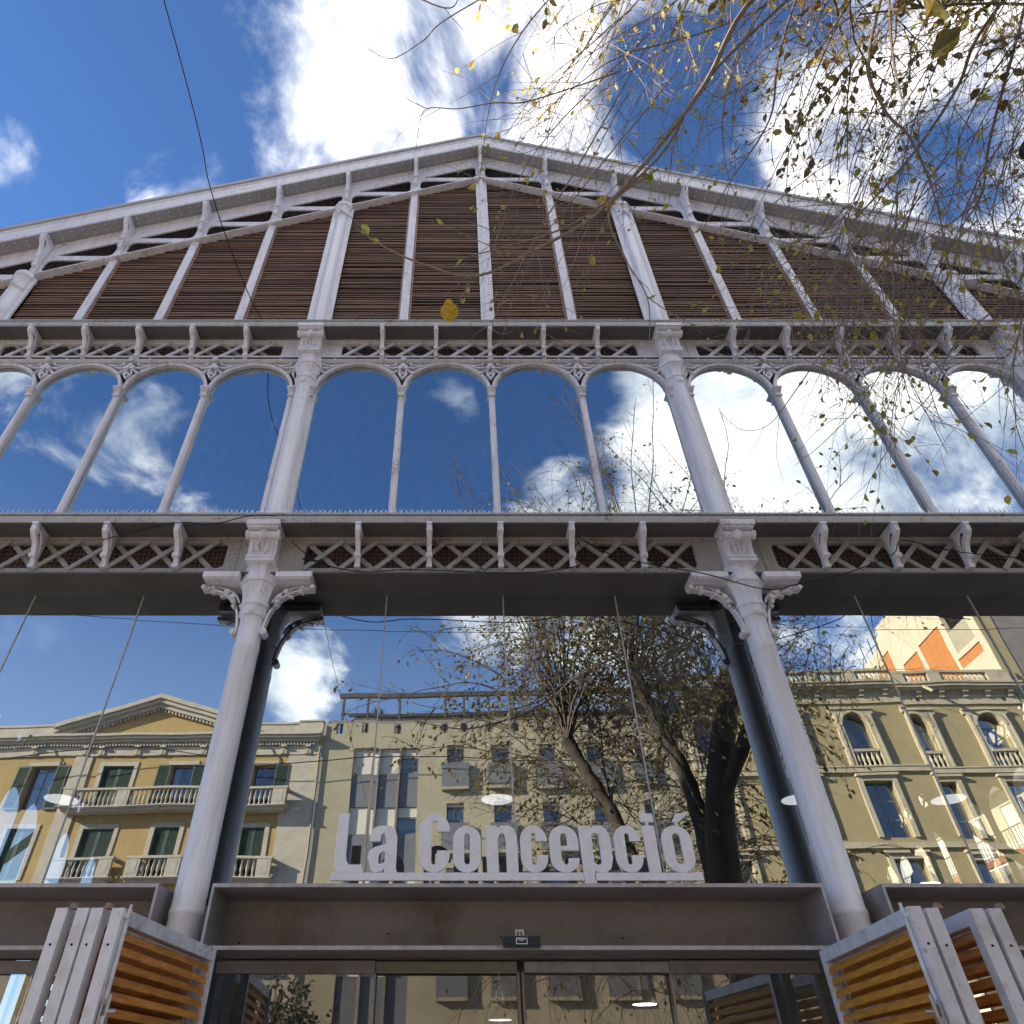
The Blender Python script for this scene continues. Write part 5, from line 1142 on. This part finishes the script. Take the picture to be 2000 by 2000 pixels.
# boughs arching over the pavement towards the market
H_ = Tree(77); rh = H_.r
KEY = [([(3.2, .9, 8.0), (2.06, 1.21, 7.27), (1.67, 1.62, 6.78), (1.35, 1.9, 6.45), (.96, 2.18, 6.13), (.6, 2.32, 5.96), (.14, 2.46, 5.8), (-.22, 2.41, 5.86), (-.47, 2.34, 5.94), (-.68, 2.25, 6.04)], .019),
 ([(1.35, 1.99, 6.34), (1.03, 2.16, 6.15), (1.12, 2.37, 5.91), (1.28, 2.55, 5.69), (1.3, 2.74, 5.48)], .009),
 ([(2.9, 1.0, 7.9), (1.78, 1.59, 6.97), (1.38, 1.99, 6.5), (.8, 2.28, 6.17), (.28, 2.39, 6.03), (-.01, 2.44, 5.98)], .013),
 ([(3.3, 1.0, 8.2), (3.02, 1.61, 7.41), (3.13, 1.88, 7.1), (3.3, 2.0, 6.95), (3.43, 2.17, 6.76), (3.52, 2.35, 6.54), (3.61, 2.64, 6.21)], .013),
 ([(4.6, 1.1, 8.4), (3.99, 1.57, 7.76), (3.82, 1.84, 7.45), (3.54, 2.12, 7.12), (3.29, 2.32, 6.89), (3.0, 2.52, 6.65), (2.83, 2.64, 6.51), (2.58, 2.82, 6.3)], .014),
 ([(4.7, 1.3, 8.6), (4.48, 1.77, 7.99), (4.3, 2.22, 7.47), (4.22, 2.52, 7.11), (4.01, 2.75, 6.85), (3.75, 3.16, 6.36)], .014),
 ([(2.9, 1.2, 8.7), (2.6, 1.77, 7.99), (2.52, 2.12, 7.58), (2.2, 2.45, 7.2), (1.98, 2.7, 6.9)], .012),
 ([(1.4, 1.6, 7.5), (.92, 2.12, 6.82), (.61, 2.45, 6.43), (.38, 2.74, 6.09), (.26, 2.9, 5.9), (.32, 2.95, 5.84), (.41, 2.94, 5.86)], .007),
 ([(-.32, 1.34, 7.73), (-.05, 1.4, 7.66), (.11, 1.28, 7.79), (.8, 1.0, 8.1)], .006),
 ([(.9, 1.2, 7.9), (.48, 1.51, 7.52), (.26, 1.81, 7.17), (.17, 2.19, 6.73), (.14, 2.23, 6.68)], .006),
 ([(1.2, 1.7, 7.3), (.54, 1.84, 7.14), (.28, 1.85, 7.13), (.01, 1.88, 7.1), (-.22, 1.88, 7.1), (-.28, 1.97, 6.99), (-.3, 2.08, 6.86)], .006),
 ([(-.22, 1.88, 7.1), (-.34, 1.84, 7.14), (-.42, 1.8, 7.18)], .004),
 ([(.6, 1.2, 7.9), (-.07, 1.45, 7.6), (-.24, 1.55, 7.48), (-.47, 1.64, 7.38), (-.63, 1.6, 7.42), (-.71, 1.56, 7.46)], .005),
 ([(3.9, 2.8, 6.9), (3.58, 3.22, 6.3), (3.32, 3.55, 5.91), (2.98, 3.8, 5.62), (2.72, 3.94, 5.46)], .006),
 ([(3.6, 2.7, 6.9), (3.24, 3.05, 6.49), (2.72, 3.55, 5.91), (2.51, 3.72, 5.71), (2.3, 3.75, 5.68), (2.13, 3.66, 5.78)], .006),
 ([(4.8, 2.6, 6.9), (4.43, 3.05, 6.49), (4.01, 3.3, 6.2), (3.83, 3.55, 5.91), (3.58, 3.69, 5.75), (3.32, 3.63, 5.81)], .007)]
for i, (pts, rad) in enumerate(KEY):
    q = catmull(pts, 6); m = len(q); H_.tw.tube(q, [rad * (1 - .75 * j / m) for j in range(m)], 6, False)
    H_.buds(q[m // 3:], .55, .010 if rad > .01 else .006, .03, .075)
    for q2 in H_.spread(q, 1, min(.006, rad * .6), 4 if len(pts) < 8 else 6, (.18, .75), .5, 0, .09, .25):
        H_.buds(q2, .6, .006, .08, .07)
# many arching branches of the crown
for k in range(150):
    low = k % 5 < 2
    p = Vector((rh.uniform(1.4, 6.8), rh.uniform(.3, 2.2), rh.uniform(7.6, 10.8)))
    d = Vector((rh.uniform(-1.0, -.15), rh.uniform(.15, .85), rh.uniform(-.55, .15))); L_ = rh.uniform(2.0, 4.2)
    if low: p = Vector((rh.uniform(3.2, 6.8), rh.uniform(1.8, 3.4), rh.uniform(6.8, 8.2))); d = Vector((rh.uniform(-.9, -.2), rh.uniform(.1, .6), rh.uniform(-.8, -.3))); L_ = rh.uniform(1.2, 2.6)
    if p.x < 3.0: L_ *= .22 + .26 * p.x
    q = H_.shoot(p, d, L_, rh.uniform(.004, .009), .30, 0, 0, .09, .13, 4)
    H_.buds(q, .3, .006, .02, .07)
    for q2 in H_.spread(q, 1, .0042, 8, (.4, 1.3), .45, 0, .09, .1, .2):
        H_.buds(q2, .45, .005, .06, .065)
        for q3 in H_.spread(q2, 2, .0026, 3, (.15, .55), .5, 0, .09, .1, .22): H_.buds(q3, .5, .0045, .085, .058)
# leafy clusters near the crown's outer side
for k in range(40):
    p = Vector((rh.uniform(1.2, 6.2), rh.uniform(.9, 3.0), rh.uniform(8.0, 10.4)))
    q = H_.shoot(p, (rh.uniform(-1, .3), rh.uniform(-.3, .8), rh.uniform(-.8, .1)), rh.uniform(.3, .8), .004, .6, 1, 0, .09, .25)
    for q2 in H_.spread(q, 2, .003, 4, (.15, .4), .5, 0, .09): H_.buds(q2, .3, .005, .38, .06)
# a few big leaves on the nearest twigs
for p, sz in (((1.25, 1.95, 6.25), .11), ((1.40, 1.80, 6.50), .11), ((2.7, 2.9, 6.1), .09), ((2.5, 2.9, 6.05), .09), ((2.45, 2.8, 6.2), .08), ((2.6, 2.85, 6.3), .08), ((.15, 1.3, 7.4), .13), ((.35, 1.4, 7.3), .11)):
    for j in range(2): H_.leaf(Vector(p) + Vector((rh.uniform(-.05, .05), 0, rh.uniform(-.04, .04))), (rh.uniform(-.3, .3), .1, -1), sz)
pc = Vector((-.05, 2.62, 5.62)); vw = (Vector((0, 0, 1.6)) - pc).normalized(); ax = vw.orthogonal().normalized(); up_ = vw.cross(Vector((1, 0, .15))).normalized(); ax = up_.cross(vw)
rim = [pc + ax * .062 * math.cos(a) + up_ * (.062 * math.sin(a) + (.022 if k_ in (3, 4) else 0) + .004 * math.sin(5 * a)) - vw * .012 * math.cos(2 * a) for k_, a in enumerate([k * math.pi / 7 for k in range(14)])]
put('leaf', rawmesh(MB().add([pc + vw * .008] + rim, [(0, 1 + k, 1 + (k + 1) % 14) for k in range(14)]), 'leaf', M['goldleaf']), tA)
H_.tw.tube([(.10, 2.5, 5.86), (.05, 2.56, 5.75), (.0, 2.60, 5.68), (-.03, 2.62, 5.65)], [.005, .004, .003, .0025], 4, False)
put('branches', rawmesh(H_.tw, 'branches', M['twig']), tA, kind='stuff'); put('crown', rawmesh(H_.lf, 'crown', M['leafA']), tA, kind='stuff')
print('twig faces', len(H_.tw.f) + len(B_.tw.f), 'leaf faces', len(H_.lf.f) + len(B_.lf.f))

tC = empty('small_street_tree', T(-3.2, -2.6, .13), 'small dark-leaved street tree mirrored in the left glass door', 'tree')
put('trunk', MB().tube(catmull([(-3.2, -2.6, .1), (-3.17, -2.6, 1.2), (-3.2, -2.55, 2.3), (-3.1, -2.5, 3.0)]), [.09 - .003 * i for i in range(16)], 8).mesh('trunk', M['bark'], True), tC)
Cc = Tree(9)
for k in range(46):
    a = Cc.r.uniform(0, 6.28); q = Cc.shoot((-3.15, -2.55, Cc.r.uniform(2.0, 2.9)), (math.cos(a), math.sin(a), Cc.r.uniform(-.1, .9)), Cc.r.uniform(.6, 1.25), .010, .25, 1, 0, .1, .25)
    for q2 in Cc.spread(q, 2, .005, 5, (.2, .5), .4, 0, .1): Cc.buds(q2, .1, .005, .7, .11)
put('branches', rawmesh(Cc.tw, 'branches', M['twig']), tC, kind='stuff'); put('crown', rawmesh(Cc.lf, 'crown', M['plant']), tC, kind='stuff')
